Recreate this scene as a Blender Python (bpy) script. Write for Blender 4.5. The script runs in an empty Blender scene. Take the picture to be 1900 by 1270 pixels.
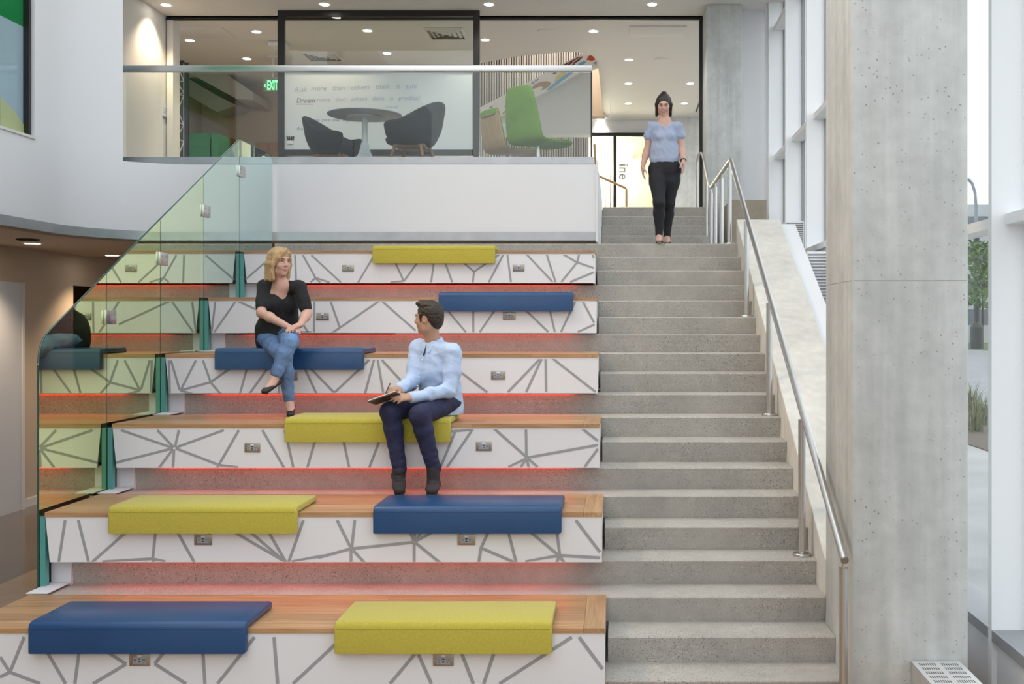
import bpy, bmesh, math, random
import numpy as np
from mathutils import Vector, Matrix

# ------------------------------------------------------------------ camera, sky, exposure
sc = bpy.context.scene
C = sc.collection
FPX = 1996.0          # focal length in pixels of the 1900 px wide frame
VX, VY = 1144.0, 600.0  # vanishing point of the stair direction
CZ = 2.184            # eye height above the ground floor
cam_d = bpy.data.cameras.new('camera')
cam_d.sensor_fit = 'HORIZONTAL'
cam_d.sensor_width = 36.0
cam_d.lens = 36.0 * FPX / 1900.0
cam_d.shift_x = -(VX - 950.0) / 1900.0
cam_d.shift_y = (VY - 635.0) / 1900.0
cam_d.clip_end = 500
cam = bpy.data.objects.new('camera', cam_d)
C.objects.link(cam)
cam.location = (0, 0, CZ)
cam.rotation_euler = (math.pi / 2, 0, 0)
sc.camera = cam

world = bpy.data.worlds.new('sky')
sc.world = world
world.use_nodes = True
bg = world.node_tree.nodes['Background']
bg.inputs['Color'].default_value = (0.92, 0.96, 1.0, 1)
bg.inputs['Strength'].default_value = 1.15

sc.view_settings.view_transform = 'Standard'
sc.view_settings.look = 'None'
sc.view_settings.gamma = 1.0
sc.view_settings.use_curve_mapping = False
sc.view_settings.exposure = 0.68
sc.cycles.use_denoising = True
sc.cycles.max_bounces = 6
sc.cycles.diffuse_bounces = 3
sc.cycles.glossy_bounces = 3
sc.cycles.transparent_max_bounces = 12
sc.cycles.use_adaptive_sampling = True
sc.cycles.adaptive_threshold = 0.05
sc.cycles.adaptive_min_samples = 16
sc.cycles.caustics_reflective = False
sc.cycles.caustics_refractive = False
sc.cycles.sample_clamp_indirect = 6.0

R_, T_ = 0.16, 0.305          # riser, tread
def lev(n): return R_ * (n + 1)            # height of tread n
def nose(n): return T_ * (19.95 + n)       # distance of nosing n
def P(px, py, Y): return Vector(((px - VX) * Y / FPX, Y, CZ - (py - VY) * Y / FPX))
def PX(px, Y): return (px - VX) * Y / FPX
def PZ(py, Y): return CZ - (py - VY) * Y / FPX

# ------------------------------------------------------------------ materials
MATS = {}
def mat(name, col, rough=0.5, metal=0.0, spec=0.5, emit=None, estr=0.0, bump=None, var=None, coat=0.0, sheen=0.0):
    """bump=(scale, strength[, detail]); var=(scale, amount) multiplies the colour by soft noise"""
    if name in MATS: return MATS[name]
    m = bpy.data.materials.new(name); m.use_nodes = True
    nt = m.node_tree; b = nt.nodes['Principled BSDF']
    b.inputs['Base Color'].default_value = (*col, 1)
    b.inputs['Roughness'].default_value = rough
    b.inputs['Metallic'].default_value = metal
    b.inputs['Specular IOR Level'].default_value = spec
    if coat: b.inputs['Coat Weight'].default_value = coat
    if sheen: b.inputs['Sheen Weight'].default_value = sheen
    if emit:
        b.inputs['Emission Color'].default_value = (*emit, 1)
        b.inputs['Emission Strength'].default_value = estr
    tc = None
    if bump or var:
        tc = nt.nodes.new('ShaderNodeTexCoord')
    if var:
        n = nt.nodes.new('ShaderNodeTexNoise'); n.inputs['Scale'].default_value = var[0]; n.inputs['Detail'].default_value = 4
        nt.links.new(tc.outputs['Object'], n.inputs['Vector'])
        mr = nt.nodes.new('ShaderNodeMapRange')
        mr.inputs['From Min'].default_value = 0.3; mr.inputs['From Max'].default_value = 0.7
        mr.inputs['To Min'].default_value = 1 - var[1]; mr.inputs['To Max'].default_value = 1 + var[1]
        nt.links.new(n.outputs['Fac'], mr.inputs['Value'])
        mx = nt.nodes.new('ShaderNodeVectorMath'); mx.operation = 'SCALE'
        mx.inputs[0].default_value = col
        nt.links.new(mr.outputs['Result'], mx.inputs['Scale'])
        nt.links.new(mx.outputs['Vector'], b.inputs['Base Color'])
    if bump:
        n = nt.nodes.new('ShaderNodeTexNoise'); n.inputs['Scale'].default_value = bump[0]
        n.inputs['Detail'].default_value = bump[2] if len(bump) > 2 else 3
        nt.links.new(tc.outputs['Object'], n.inputs['Vector'])
        bp = nt.nodes.new('ShaderNodeBump'); bp.inputs['Strength'].default_value = bump[1]; bp.inputs['Distance'].default_value = 0.01
        nt.links.new(n.outputs['Fac'], bp.inputs['Height'])
        nt.links.new(bp.outputs['Normal'], b.inputs['Normal'])
    MATS[name] = m
    return m

def concrete(name, base, speck, speck_scale, streak=0.0, holes=0.0, rough=0.75, dots=(0.5, 0.5, 0.5)):
    """cast concrete: soft clouds, ground aggregate specks, air holes, vertical streaks"""
    if name in MATS: return MATS[name]
    m = bpy.data.materials.new(name); m.use_nodes = True
    nt = m.node_tree; b = nt.nodes['Principled BSDF']; L = nt.links.new
    b.inputs['Roughness'].default_value = rough
    tc = nt.nodes.new('ShaderNodeTexCoord')
    def noise(scale, detail=5, vec=None):
        n = nt.nodes.new('ShaderNodeTexNoise'); n.inputs['Scale'].default_value = scale; n.inputs['Detail'].default_value = detail
        L(vec or tc.outputs['Object'], n.inputs['Vector']); return n.outputs['Fac']
    def rng(v, a, c, lo, hi):
        mr = nt.nodes.new('ShaderNodeMapRange'); L(v, mr.inputs['Value'])
        mr.inputs['From Min'].default_value = a; mr.inputs['From Max'].default_value = c
        mr.inputs['To Min'].default_value = lo; mr.inputs['To Max'].default_value = hi
        return mr.outputs['Result']
    def mul(a, c):
        n = nt.nodes.new('ShaderNodeMath'); n.operation = 'MULTIPLY'; L(a, n.inputs[0]); L(c, n.inputs[1]); return n.outputs[0]
    f = rng(noise(2.2), .3, .7, .88, 1.1)
    f = mul(f, rng(noise(14), .3, .7, .94, 1.05))
    if streak:
        mp = nt.nodes.new('ShaderNodeMapping'); mp.inputs['Scale'].default_value = (7, 7, .35)
        L(tc.outputs['Object'], mp.inputs['Vector'])
        f = mul(f, rng(noise(1.6, 6, mp.outputs['Vector']), .35, .65, 1 - streak, 1 + streak * .6))
    vm = nt.nodes.new('ShaderNodeVectorMath'); vm.operation = 'SCALE'; vm.inputs[0].default_value = base; L(f, vm.inputs['Scale'])
    col = vm.outputs['Vector']
    if speck:
        vo = nt.nodes.new('ShaderNodeTexVoronoi'); vo.inputs['Scale'].default_value = speck_scale
        L(tc.outputs['Object'], vo.inputs['Vector'])
        sep = nt.nodes.new('ShaderNodeSeparateColor'); L(vo.outputs['Color'], sep.inputs['Color'])
        for chan, thr, c2 in (('Red', .80, (0.07, .065, .06)), ('Green', .86, (.72, .69, .62)), ('Blue', .84, (.30, .25, .19))):
            near = nt.nodes.new('ShaderNodeMath'); near.operation = 'LESS_THAN'; L(vo.outputs['Distance'], near.inputs[0]); near.inputs[1].default_value = .42
            gt = nt.nodes.new('ShaderNodeMath'); gt.operation = 'GREATER_THAN'; L(sep.outputs[chan], gt.inputs[0]); gt.inputs[1].default_value = thr
            k = mul(near.outputs[0], gt.outputs[0])
            patch = mul(k, rng(noise(1.3, 2), .35, .65, .3 * speck, speck))
            mx = nt.nodes.new('ShaderNodeMix'); mx.data_type = 'RGBA'
            L(patch, mx.inputs['Factor']); L(col, mx.inputs['A']); mx.inputs['B'].default_value = (*c2, 1); col = mx.outputs['Result']
    if holes:
        vo = nt.nodes.new('ShaderNodeTexVoronoi'); vo.inputs['Scale'].default_value = 46
        mp = nt.nodes.new('ShaderNodeMapping'); mp.inputs['Scale'].default_value = (1, 1, .9); L(tc.outputs['Object'], mp.inputs['Vector'])
        wn = nt.nodes.new('ShaderNodeTexNoise'); wn.inputs['Scale'].default_value = 70; L(tc.outputs['Object'], wn.inputs['Vector'])
        wa = nt.nodes.new('ShaderNodeVectorMath'); wa.operation = 'SCALE'; L(wn.outputs['Color'], wa.inputs[0]); wa.inputs['Scale'].default_value = .012
        wb2 = nt.nodes.new('ShaderNodeVectorMath'); wb2.operation = 'ADD'; L(mp.outputs['Vector'], wb2.inputs[0]); L(wa.outputs['Vector'], wb2.inputs[1])
        L(wb2.outputs['Vector'], vo.inputs['Vector'])
        sep = nt.nodes.new('ShaderNodeSeparateColor'); L(vo.outputs['Color'], sep.inputs['Color'])
        rad = rng(sep.outputs['Green'], 0, 1, .04, .22)
        near = nt.nodes.new('ShaderNodeMath'); near.operation = 'LESS_THAN'; L(vo.outputs['Distance'], near.inputs[0]); L(rad, near.inputs[1])
        gt = nt.nodes.new('ShaderNodeMath'); gt.operation = 'GREATER_THAN'; L(sep.outputs['Red'], gt.inputs[0]); gt.inputs[1].default_value = .55
        k = mul(near.outputs[0], gt.outputs[0])
        k = mul(k, rng(noise(3.0, 2), .4, .6, .25 * holes, holes))
        mx = nt.nodes.new('ShaderNodeMix'); mx.data_type = 'RGBA'
        L(k, mx.inputs['Factor']); L(col, mx.inputs['A']); mx.inputs['B'].default_value = (.10, .09, .075, 1); col = mx.outputs['Result']
    L(col, b.inputs['Base Color'])
    bp = nt.nodes.new('ShaderNodeBump'); bp.inputs['Strength'].default_value = .15; bp.inputs['Distance'].default_value = .005
    L(noise(60, 3), bp.inputs['Height']); L(bp.outputs['Normal'], b.inputs['Normal'])
    MATS[name] = m; return m

def wood(name, c1, c2, along='X', rough=0.4, scale=1.0):
    if name in MATS: return MATS[name]
    m = bpy.data.materials.new(name); m.use_nodes = True
    nt = m.node_tree; b = nt.nodes['Principled BSDF']; L = nt.links.new
    b.inputs['Roughness'].default_value = rough
    tc = nt.nodes.new('ShaderNodeTexCoord'); mp = nt.nodes.new('ShaderNodeMapping')
    s = {'X': (1.2, 22, 22), 'Y': (22, 1.2, 22), 'Z': (22, 22, 1.2)}[along]
    mp.inputs['Scale'].default_value = tuple(v * scale for v in s)
    oi = nt.nodes.new('ShaderNodeObjectInfo')
    ad = nt.nodes.new('ShaderNodeVectorMath'); ad.operation = 'SCALE'; ad.inputs[0].default_value = (13, 7, 5); L(oi.outputs['Random'], ad.inputs['Scale'])
    L(ad.outputs['Vector'], mp.inputs['Location']); L(tc.outputs['Object'], mp.inputs['Vector'])
    n = nt.nodes.new('ShaderNodeTexNoise'); n.inputs['Scale'].default_value = 2.0; n.inputs['Detail'].default_value = 6; n.inputs['Distortion'].default_value = .6
    L(mp.outputs['Vector'], n.inputs['Vector'])
    cr = nt.nodes.new('ShaderNodeValToRGB'); L(n.outputs['Fac'], cr.inputs['Fac'])
    cr.color_ramp.elements[0].position = .3; cr.color_ramp.elements[0].color = (*c1, 1)
    cr.color_ramp.elements[1].position = .7; cr.color_ramp.elements[1].color = (*c2, 1)
    mr = nt.nodes.new('ShaderNodeMapRange'); mr.inputs['To Min'].default_value = .82; mr.inputs['To Max'].default_value = 1.15
    L(oi.outputs['Random'], mr.inputs['Value'])
    vm = nt.nodes.new('ShaderNodeVectorMath'); vm.operation = 'SCALE'; L(cr.outputs['Color'], vm.inputs[0]); L(mr.outputs['Result'], vm.inputs['Scale'])
    L(vm.outputs['Vector'], b.inputs['Base Color'])
    MATS[name] = m; return m

def glassy(name, refl, tint=(1, 1, 1), rtint=(1, 1, 1), rough=0.0, haze=0.0, hazecol=(.8, .9, .9)):
    """thin sheet glass: part mirror, part see-through (optionally a little milky)"""
    if name in MATS: return MATS[name]
    m = bpy.data.materials.new(name); m.use_nodes = True
    nt = m.node_tree; nt.nodes.remove(nt.nodes['Principled BSDF']); L = nt.links.new
    out = nt.nodes['Material Output']
    t = nt.nodes.new('ShaderNodeBsdfTransparent'); t.inputs['Color'].default_value = (*tint, 1)
    g = nt.nodes.new('ShaderNodeBsdfGlossy'); g.inputs['Color'].default_value = (*rtint, 1); g.inputs['Roughness'].default_value = rough
    mx = nt.nodes.new('ShaderNodeMixShader'); mx.inputs[0].default_value = refl
    L(t.outputs[0], mx.inputs[1]); L(g.outputs[0], mx.inputs[2]); last = mx.outputs[0]
    if haze:
        d = nt.nodes.new('ShaderNodeBsdfDiffuse'); d.inputs['Color'].default_value = (*hazecol, 1)
        m2 = nt.nodes.new('ShaderNodeMixShader'); m2.inputs[0].default_value = haze
        L(last, m2.inputs[1]); L(d.outputs[0], m2.inputs[2]); last = m2.outputs[0]
    L(last, out.inputs['Surface'])
    MATS[name] = m; return m

def hairmat(name, c1, c2, rough=.4):
    m = wood(name, c1, c2, 'Z', rough, 5.0); nt = m.node_tree
    n = [x for x in nt.nodes if x.type == 'TEX_NOISE'][0]; n.inputs['Distortion'].default_value = .15
    bp = nt.nodes.new('ShaderNodeBump'); bp.inputs['Strength'].default_value = .35; bp.inputs['Distance'].default_value = .004
    nt.links.new(n.outputs['Fac'], bp.inputs['Height']); nt.links.new(bp.outputs['Normal'], nt.nodes['Principled BSDF'].inputs['Normal'])
    return m
WHITE = mat('white_paint', (.80, .81, .83), .55)
FINW = mat('fin_white', (.90, .91, .92), .5)
WARMWHITE = mat('warm_white_paint', (.74, .72, .68), .6)
CEIL = mat('ceiling_paint', (.78, .76, .73), .7)
PANEL = mat('white_laminate', (.82, .83, .85), .35)
STRIPE = mat('grey_vinyl', (.35, .36, .375), .5)
BEIGE = mat('beige_paint', (.60, .47, .34), .6, var=(1.5, .03))
TAN = mat('tan_paint', (.42, .30, .19), .6)
BLACK = mat('black_metal', (.012, .011, .012), .4)
STEEL = mat('brushed_steel', (.62, .61, .60), .28, 1.0, bump=(220, .05))
STEELD = mat('brushed_steel_dark', (.42, .41, .40), .35, 1.0)
TRIM = mat('brushed_aluminium', (.44, .45, .46), .38, 1.0, var=(6, .08))
GREYM = mat('grey_frame', (.30, .31, .32), .45)
GAP = mat('black_gasket', (.01, .01, .011), .6)
OAK = wood('oak', (.36, .19, .085), (.56, .335, .17), 'X', .34)
OAKEND = wood('oak_cross', (.36, .20, .095), (.54, .33, .17), 'Y', .36)
STAIR = concrete('ground_concrete', (.45, .425, .385), .8, 125)
COLM = concrete('column_concrete', (.64, .66, .64), 0, 0, streak=.10, holes=.62)
RAMP = concrete('smooth_concrete', (.70, .68, .62), 0, 0, streak=.04)
DOWN = mat('lamp_diffuser', (1, 1, 1), .5, emit=(1, .94, .84), estr=14)
BALGLASS = glassy('clear_glass', .03, (.94, .97, .955))
WINGLASS = glassy('window_glass', .05, (.97, .99, 1.0))

# ------------------------------------------------------------------ mesh helpers
def link(name, me, m=None, parent=None, smooth=False):
    o = bpy.data.objects.new(name, me); C.objects.link(o)
    if m is not None and not me.materials: me.materials.append(m)
    if smooth:
        for p in me.polygons: p.use_smooth = True
    if parent is not None:
        o.parent = parent
        M = Matrix.Identity(4); q = parent
        chain = []
        while q is not None: chain.append(q); q = q.parent
        M = Matrix.Translation(chain[-1].location)     # only roots are offset
        o.matrix_parent_inverse = M.inverted() if len(chain) == 1 else Matrix.Identity(4)
    return o
def mesh(name, v, f, m, parent=None, smooth=False):
    me = bpy.data.meshes.new(name); me.from_pydata([tuple(p) for p in v], [], f); me.update()
    return link(name, me, m, parent, smooth)
class MB:
    """collects simple solids into one mesh"""
    def __init__(s): s.v = []; s.f = []
    def add(s, v, f):
        o = len(s.v); s.v += [tuple(p) for p in v]; s.f += [tuple(i + o for i in q) for q in f]; return s
    def box(s, x0, x1, y0, y1, z0, z1):
        v = [(x, y, z) for z in (z0, z1) for y in (y0, y1) for x in (x0, x1)]
        return s.add(v, [(0, 2, 3, 1), (4, 5, 7, 6), (0, 1, 5, 4), (1, 3, 7, 5), (3, 2, 6, 7), (2, 0, 4, 6)])
    def prism(s, pts, d):
        """polygon (list of 3D points) swept along vector d"""
        n = len(pts); a = [Vector(p) for p in pts]; d = Vector(d)
        return s.add(a + [p + d for p in a], [tuple(range(n))[::-1], tuple(range(n, 2 * n))] + [(i, (i + 1) % n, n + (i + 1) % n, n + i) for i in range(n)])
    def tube(s, path, r, n=10, cap=True, r2=None):
        path = [Vector(p) for p in path]; k = len(path)
        rings = []; up0 = None
        for i, p in enumerate(path):
            t = (path[min(i + 1, k - 1)] - path[max(i - 1, 0)]).normalized()
            if up0 is None: up0 = Vector((0, 0, 1)) if abs(t.z) < .9 else Vector((1, 0, 0))
            a = t.cross(up0).normalized(); b = t.cross(a).normalized()
            rr = r if r2 is None else r + (r2 - r) * i / (k - 1)
            rings.append([p + a * (rr * math.cos(j * 2 * math.pi / n)) + b * (rr * math.sin(j * 2 * math.pi / n)) for j in range(n)])
        f = []
        for i in range(k - 1):
            for j in range(n):
                f.append((i * n + j, i * n + (j + 1) % n, (i + 1) * n + (j + 1) % n, (i + 1) * n + j))
        if cap: f += [tuple(range(n))[::-1], tuple((k - 1) * n + j for j in range(n))]
        return s.add([q for ring in rings for q in ring], f)
    def lathe(s, c, prof, n=24):
        """profile [(r,z)] turned about a vertical axis through c"""
        c = Vector(c); k = len(prof)
        v = [c + Vector((r * math.cos(j * 2 * math.pi / n), r * math.sin(j * 2 * math.pi / n), z)) for r, z in prof for j in range(n)]
        f = [(i * n + j, i * n + (j + 1) % n, (i + 1) * n + (j + 1) % n, (i + 1) * n + j) for i in range(k - 1) for j in range(n)]
        return s.add(v, f)
    def build(s, name, m, parent=None, smooth=False, bevel=0, seg=2):
        o = mesh(name, s.v, s.f, m, parent)
        bm = bmesh.new(); bm.from_mesh(o.data)
        bmesh.ops.recalc_face_normals(bm, faces=bm.faces)
        if bevel:
            bmesh.ops.bevel(bm, geom=list(bm.edges), offset=bevel, segments=seg, affect='EDGES', profile=.5, clamp_overlap=True)
        bm.to_mesh(o.data); bm.free()
        if smooth:
            for p in o.data.polygons: p.use_smooth = True
            try: o.data.set_sharp_from_angle(angle=math.radians(40))
            except Exception: pass
        return o
def box(name, x0, x1, y0, y1, z0, z1, m, parent=None, bevel=0, smooth=False):
    return MB().box(min(x0, x1), max(x0, x1), min(y0, y1), max(y0, y1), min(z0, z1), max(z0, z1)).build(name, m, parent, bevel=bevel, smooth=smooth or bool(bevel))
def thing(name, label, cat, loc=(0, 0, 0), group=None):
    o = bpy.data.objects.new(name, None); C.objects.link(o); o.location = loc; o.empty_display_size = .1
    o['label'] = label; o['category'] = cat
    if group: o['group'] = group
    return o
def tag(o, label, cat, group=None):
    o['label'] = label; o['category'] = cat
    if group: o['group'] = group
    return o
def struct(o, label=None, cat=None):
    o['kind'] = 'structure'
    if label: o['label'] = label
    if cat: o['category'] = cat
    return o
def sbox(name, *a, label=None, cat=None, **k): return struct(box(name, *a, **k), label, cat)
def spot(loc, energy, col=(1, .86, .68), size=1.9, blend=.8, parent=None, rad=.05):
    d = bpy.data.lights.new('lamp_light', 'SPOT'); d.energy = energy; d.color = col; d.spot_size = size; d.spot_blend = blend; d.shadow_soft_size = rad
    o = bpy.data.objects.new('lamp_light', d); C.objects.link(o)
    if parent is not None: o.parent = parent; o.location = Vector(loc) - parent.location
    else: o.location = loc
    return o

# ================================================================== THE SETTING
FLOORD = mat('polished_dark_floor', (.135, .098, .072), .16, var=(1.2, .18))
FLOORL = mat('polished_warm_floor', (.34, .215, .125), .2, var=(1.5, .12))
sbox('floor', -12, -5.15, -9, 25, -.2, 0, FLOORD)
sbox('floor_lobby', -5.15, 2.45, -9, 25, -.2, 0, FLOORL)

def path_pts(y_off=0.0):
    """plan of the balcony front: straight wall, quarter-round corner, straight front"""
    pts = [(-5.56 + y_off, -9.0), (-5.56 + y_off, 10.62)]
    for i in range(1, 25):
        a = math.pi - i * (math.pi / 2) / 24
        pts.append((-4.56 + (1.0 - y_off) * math.cos(a), 10.62 + (1.0 - y_off) * math.sin(a)))
    pts.append((-.221, 11.62 - y_off))
    return pts
def ribbon(name, pts, z0, z1, th, m, parent=None):
    """upright sheet of thickness th that follows a plan line"""
    b = MB(); n = len(pts); nor = []
    for i in range(n):
        p, q = Vector(pts[max(i - 1, 0)]), Vector(pts[min(i + 1, n - 1)])
        t = (q - p).normalized(); nor.append(Vector((-t.y, t.x)))
    v = []
    for (x, y), k in zip(pts, nor):
        v += [(x, y, z0), (x, y, z1), (x + k.x * th, y + k.y * th, z1), (x + k.x * th, y + k.y * th, z0)]
    f = [(i * 4 + j, i * 4 + (j + 1) % 4, i * 4 + 4 + (j + 1) % 4, i * 4 + 4 + j) for i in range(n - 1) for j in range(4)]
    f += [(0, 1, 2, 3), tuple(4 * (n - 1) + j for j in (3, 2, 1, 0))]
    b.add(v, f)
    return b.build(name, m, parent, smooth=True)
pp = path_pts()
cut = max(i for i, (x, y) in enumerate(pp) if y > 5 and VX + FPX * x / y <= 229)
struct(ribbon('wall_curved', pp[:cut + 1][1:] if False else [(-5.56, 10.28)] + pp[1:cut + 1], 3.10, 8.5, .12, WHITE))
sbox('wall_left_upper', -5.68, -5.56, 10.28, 9.9, 3.10, 3.96, WHITE)      # below the high window
sbox('wall_left_side', -5.68, -5.56, -9, 7.6, 3.10, 8.5, WHITE)
sbox('wall_left_sill', -5.68, -5.56, 7.6, 9.9, 3.10, 3.96, WHITE)
sbox('wall_left_head', -5.68, -5.56, 7.6, 10.28, 7.2, 8.5, WHITE)
struct(ribbon('wall_balcony_front', pp[cut:], 3.10, 3.90, .10, WHITE))
tr = ribbon('trim_1', path_pts(.012), 3.075, 3.168, .03, TRIM); struct(tr)
# slab of the mezzanine (underside is the soffit of the lower hall)
sl = [(-12, -9)] + path_pts(-.10)[:-1] + [(-.221, 11.72), (-.221, 25), (-12, 25)]
struct(MB().prism([(x, y, 3.06) for x, y in sl], (0, 0, .74)).build('ceiling_lower', mat('soffit_paint', (.62, .52, .42), .7)))
struct(MB().prism([(x, y, 3.805) for x, y in sl], (0, 0, .035)).build('floor_mezzanine', mat('mezzanine_carpet', (.30, .29, .28), .8)))
sbox('floor_upper', -.22, 2.45, 15.66, 25, 3.6, lev(23), mat('upper_floor_tile', (.45, .44, .42), .3))
sbox('trim_2', PX(220, 11.65), -.245, 11.625, 11.70, 3.905, 3.983, TRIM)
sbox('wall_balcony_end', -.221, -.205, 11.60, 15.28, 3.06, 3.95, WHITE)
sbox('wall_lobby_front', -5.7, 2.45, -9.1, -9.0, 0, 4.6, WARMWHITE)  # unseen wall added behind the camera to cut low frontal sky light
# roof of the tall hall, bulkhead, mezzanine ceiling with the stair opening
sbox('ceiling', -5.7, 2.45, 10.5, 15.3, 8.5, 8.6, CEIL)
sbox('wall_bulkhead', -12, 2.45, 15.28, 15.38, 6.81, 8.6, CEIL)
HX0, HX1, HY0, HY1 = -3.1, -.15, 18.9, 24.4
cz = 6.81
HOOD_O = [(806, 117), (822, 112), (880, 99), (960, 88), (1040, 80.5), (1080, 79.5), (1106, 84), (1122, 93), (1130, 108), (1132.5, 140), (1134, 222)]
HOOD_I = [(816, 127), (836, 126), (889, 118), (960, 104.5), (1040, 97), (1070, 96.5), (1088, 99), (1101, 105), (1108, 115), (1112, 140), (1119, 212)]
def ceil_pt(px, py, z):
    Y = (z - CZ) * FPX / (VY - py); return (PX(px, Y), Y, z)
hp = [ceil_pt(a, c, cz) for a, c in HOOD_O]
struct(MB().box(-12, hp[0][0], 13.6, 25, cz, cz + .1).box(-.13, 2.45, 13.6, 25, cz, cz + .1).prism([(hp[0][0], 13.6, cz), (-.13, 13.6, cz)] + [(min(x, -.131), y, z) for x, y, z in hp[::-1][1:]], (0, 0, .1)).build('ceiling_mezzanine', CEIL))
sbox('ceiling_far', -6, 2.45, 18.6, 26.4, 9.4, 9.5, CEIL)
# mezzanine walls
sbox('wall_left_mezzanine', -6.89, -6.79, 11.6, 16.28, 3.84, 6.81, WARMWHITE)
sbox('wall_left_room', -8.2, -8.1, 16.4, 21.1, 3.84, 6.81, BEIGE)
sbox('trim_3', PX(315, 16.3), PX(326, 16.3), 16.2, 16.45, 3.84, 6.75, WARMWHITE)
sbox('wall_room_back', -8.2, -3.3, 21.0, 21.1, 3.84, 6.81, BEIGE)
sbox('wall_room_right', -3.3, -3.2, 19.4, 24.6, 3.84, 9.4, WARMWHITE)
sbox('wall_concrete_back', 1.09, 2.45, 24.1, 24.3, 3.84, 6.81, COLM)
sbox('wall_back_head', -3.3, 1.12, 24.5, 24.6, PZ(248, 24.5), 9.4, WHITE)
# lower hall: warm walls
sbox('wall_left', -7.1, -7.0, -9, 13.86, 0, 3.06, BEIGE)
sbox('wall_left_header', -7.1, -7.0, 13.86, 15.3, 2.67, 3.06, BEIGE)
sbox('wall_left_far', -7.1, -7.0, 15.3, 18.5, 0, 3.06, BEIGE)
sbox('wall_niche', -8.6, -8.5, 12, 18.5, 0, 3.06, TAN)
sbox('wall_back', -8.6, -3.8, 18.4, 18.5, 0, 3.06, TAN)
sbox('baseboard_left', -7.0, -6.985, 12.64, 13.86, 0, .10, WARMWHITE)
dr = sbox('door_1', -7.0, -6.96, 10.6, 12.63, 0, 2.66, mat('grey_white_door', (.66, .66, .68), .4))
box('door_frame', -6.96, -6.945, 12.585, 12.63, 0, 2.66, WARMWHITE, dr)

# ---- staircase: one cast step after another across the full width
def xr(k): return -.0626 - .0293 * k               # right-hand end of bench k
XL = -3.68
st = thing('staircase', 'wide ground-concrete staircase climbing from the lobby to the landing', 'staircase', (0, nose(0), 0))
def step(n, x0, x1, ynext, parent, name='step'):
    y, z = nose(n) if n < 19 else 14.1 + (n - 19) * T_, lev(n)
    z0 = z - R_
    pr = [(x0, y, z - .007), (x0, y + .004, z - .001), (x0, y + .009, z), (x0, ynext, z), (x0, ynext, z0 + .0), (x0, y + .028, z0)]
    return MB().prism(pr, (x1 - x0, 0, 0)).build(name, STAIR, parent)
for n in range(-1 + 1, 18):
    k = n // 3
    x0 = XL if n % 3 != 1 else xr(k) + .012
    step(n, x0, 1.30, nose(n + 1) + .06, st)
for k in range(6):
    box('core', XL, xr(k) + .01, nose(3 * k + 2) + .034, nose(3 * k + 3) + .06, lev(3 * k) + .002, lev(3 * k + 1) - .002, STAIR, st)
    box('core', XL, xr(k) + .01, nose(3 * k + 1) + .062, nose(3 * k + 2) + .06, lev(3 * k) - R_, lev(3 * k), STAIR, st)
MB().box(XL, 1.30, nose(18) + .028, 14.2, lev(18) - R_, lev(18)).prism([(XL, nose(18), lev(18) - .007), (XL, nose(18) + .009, lev(18)), (XL, nose(18) + .03, lev(18)), (XL, nose(18) + .03, lev(17)), (XL, nose(18) + .028, lev(17))], (1.30 - XL, 0, 0)).build('landing', STAIR, st)
up = thing('upper_flight', 'short upper concrete flight behind the landing, up to the glazed floor', 'staircase', (.5, 14.1, lev(18)))
for n in range(19, 24):
    step(n, -.20, 1.28, 14.1 + (n - 18) * T_ + .06, up)

# ---- flank under the glass guard

def slope(Y, d): return R_ * (Y / T_ - 18.95) + d
struct(MB().prism([(-3.74, 6.0, 0), (-3.74, 6.0, slope(6.0, -.18)), (-3.74, 11.6, slope(11.6, -.18)), (-3.74, 11.6, 0)], (.03, 0, 0)).build('wall_stair_flank', WHITE))
# ---- sloping cast wall beside the stair
rw = MB().prism([(1.302, 6.72, 0), (1.302, 6.72, slope(6.72, .213)), (1.302, 11.69, slope(11.69, .213)), (1.302, 11.69, 0)], (.473, 0, 0)).build('wall_stair_ramp', RAMP, bevel=.006)
struct(rw)
struct(MB().prism([(1.79, 6.72, 0), (1.79, 6.72, slope(6.72, .16)), (1.79, 11.69, slope(11.69, .16)), (1.79, 11.69, 0)], (.15, 0, 0)).build('wall_sill_slope', WHITE))
sbox('wall_landing_block', 1.56, 2.05, 14.7, 15.55, 3.0, 3.87, concrete('brown_concrete', (.36, .31, .24), 0, 0))
sbox('wall_right_return', 1.83, 2.42, 15.9, 16.3, 3.3, 8.5, WHITE)
sbox('wall_landing_side', 1.302, 2.19, 12.32, 14.68, 2.8, 3.04, RAMP)

# ---- the tall concrete columns
def column(name, label, x0, x1, y0, y1, z0, z1, joint=None):
    t = thing(name, label, 'column', ((x0 + x1) / 2, y0, z0))
    box('shaft', x0, x1, y0, y1, z0, z1, COLM, t, bevel=.014)
    if joint:
        SEAM = concrete('pour_joint', (.40, .39, .36), 0, 0)
        MB().box(x0 + .012, x1 - .012, y0 - .0008, y0 + .002, joint - .0025, joint + .0025).box(x0 - .0008, x0 + .002, y0 + .012, y1 - .012, joint - .0025, joint + .0025).build('pour_joint', SEAM, t)
    return t
column('concrete_column', 'massive square concrete column beside the foot of the handrail', 1.302, 1.947, 5.95, 6.70, 0, 8.5, PZ(521, 5.95))
column('concrete_column', 'slender concrete column at the top of the upper flight', 1.30, 1.82, 15.6, 16.3, 3.0, 6.81)

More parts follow.
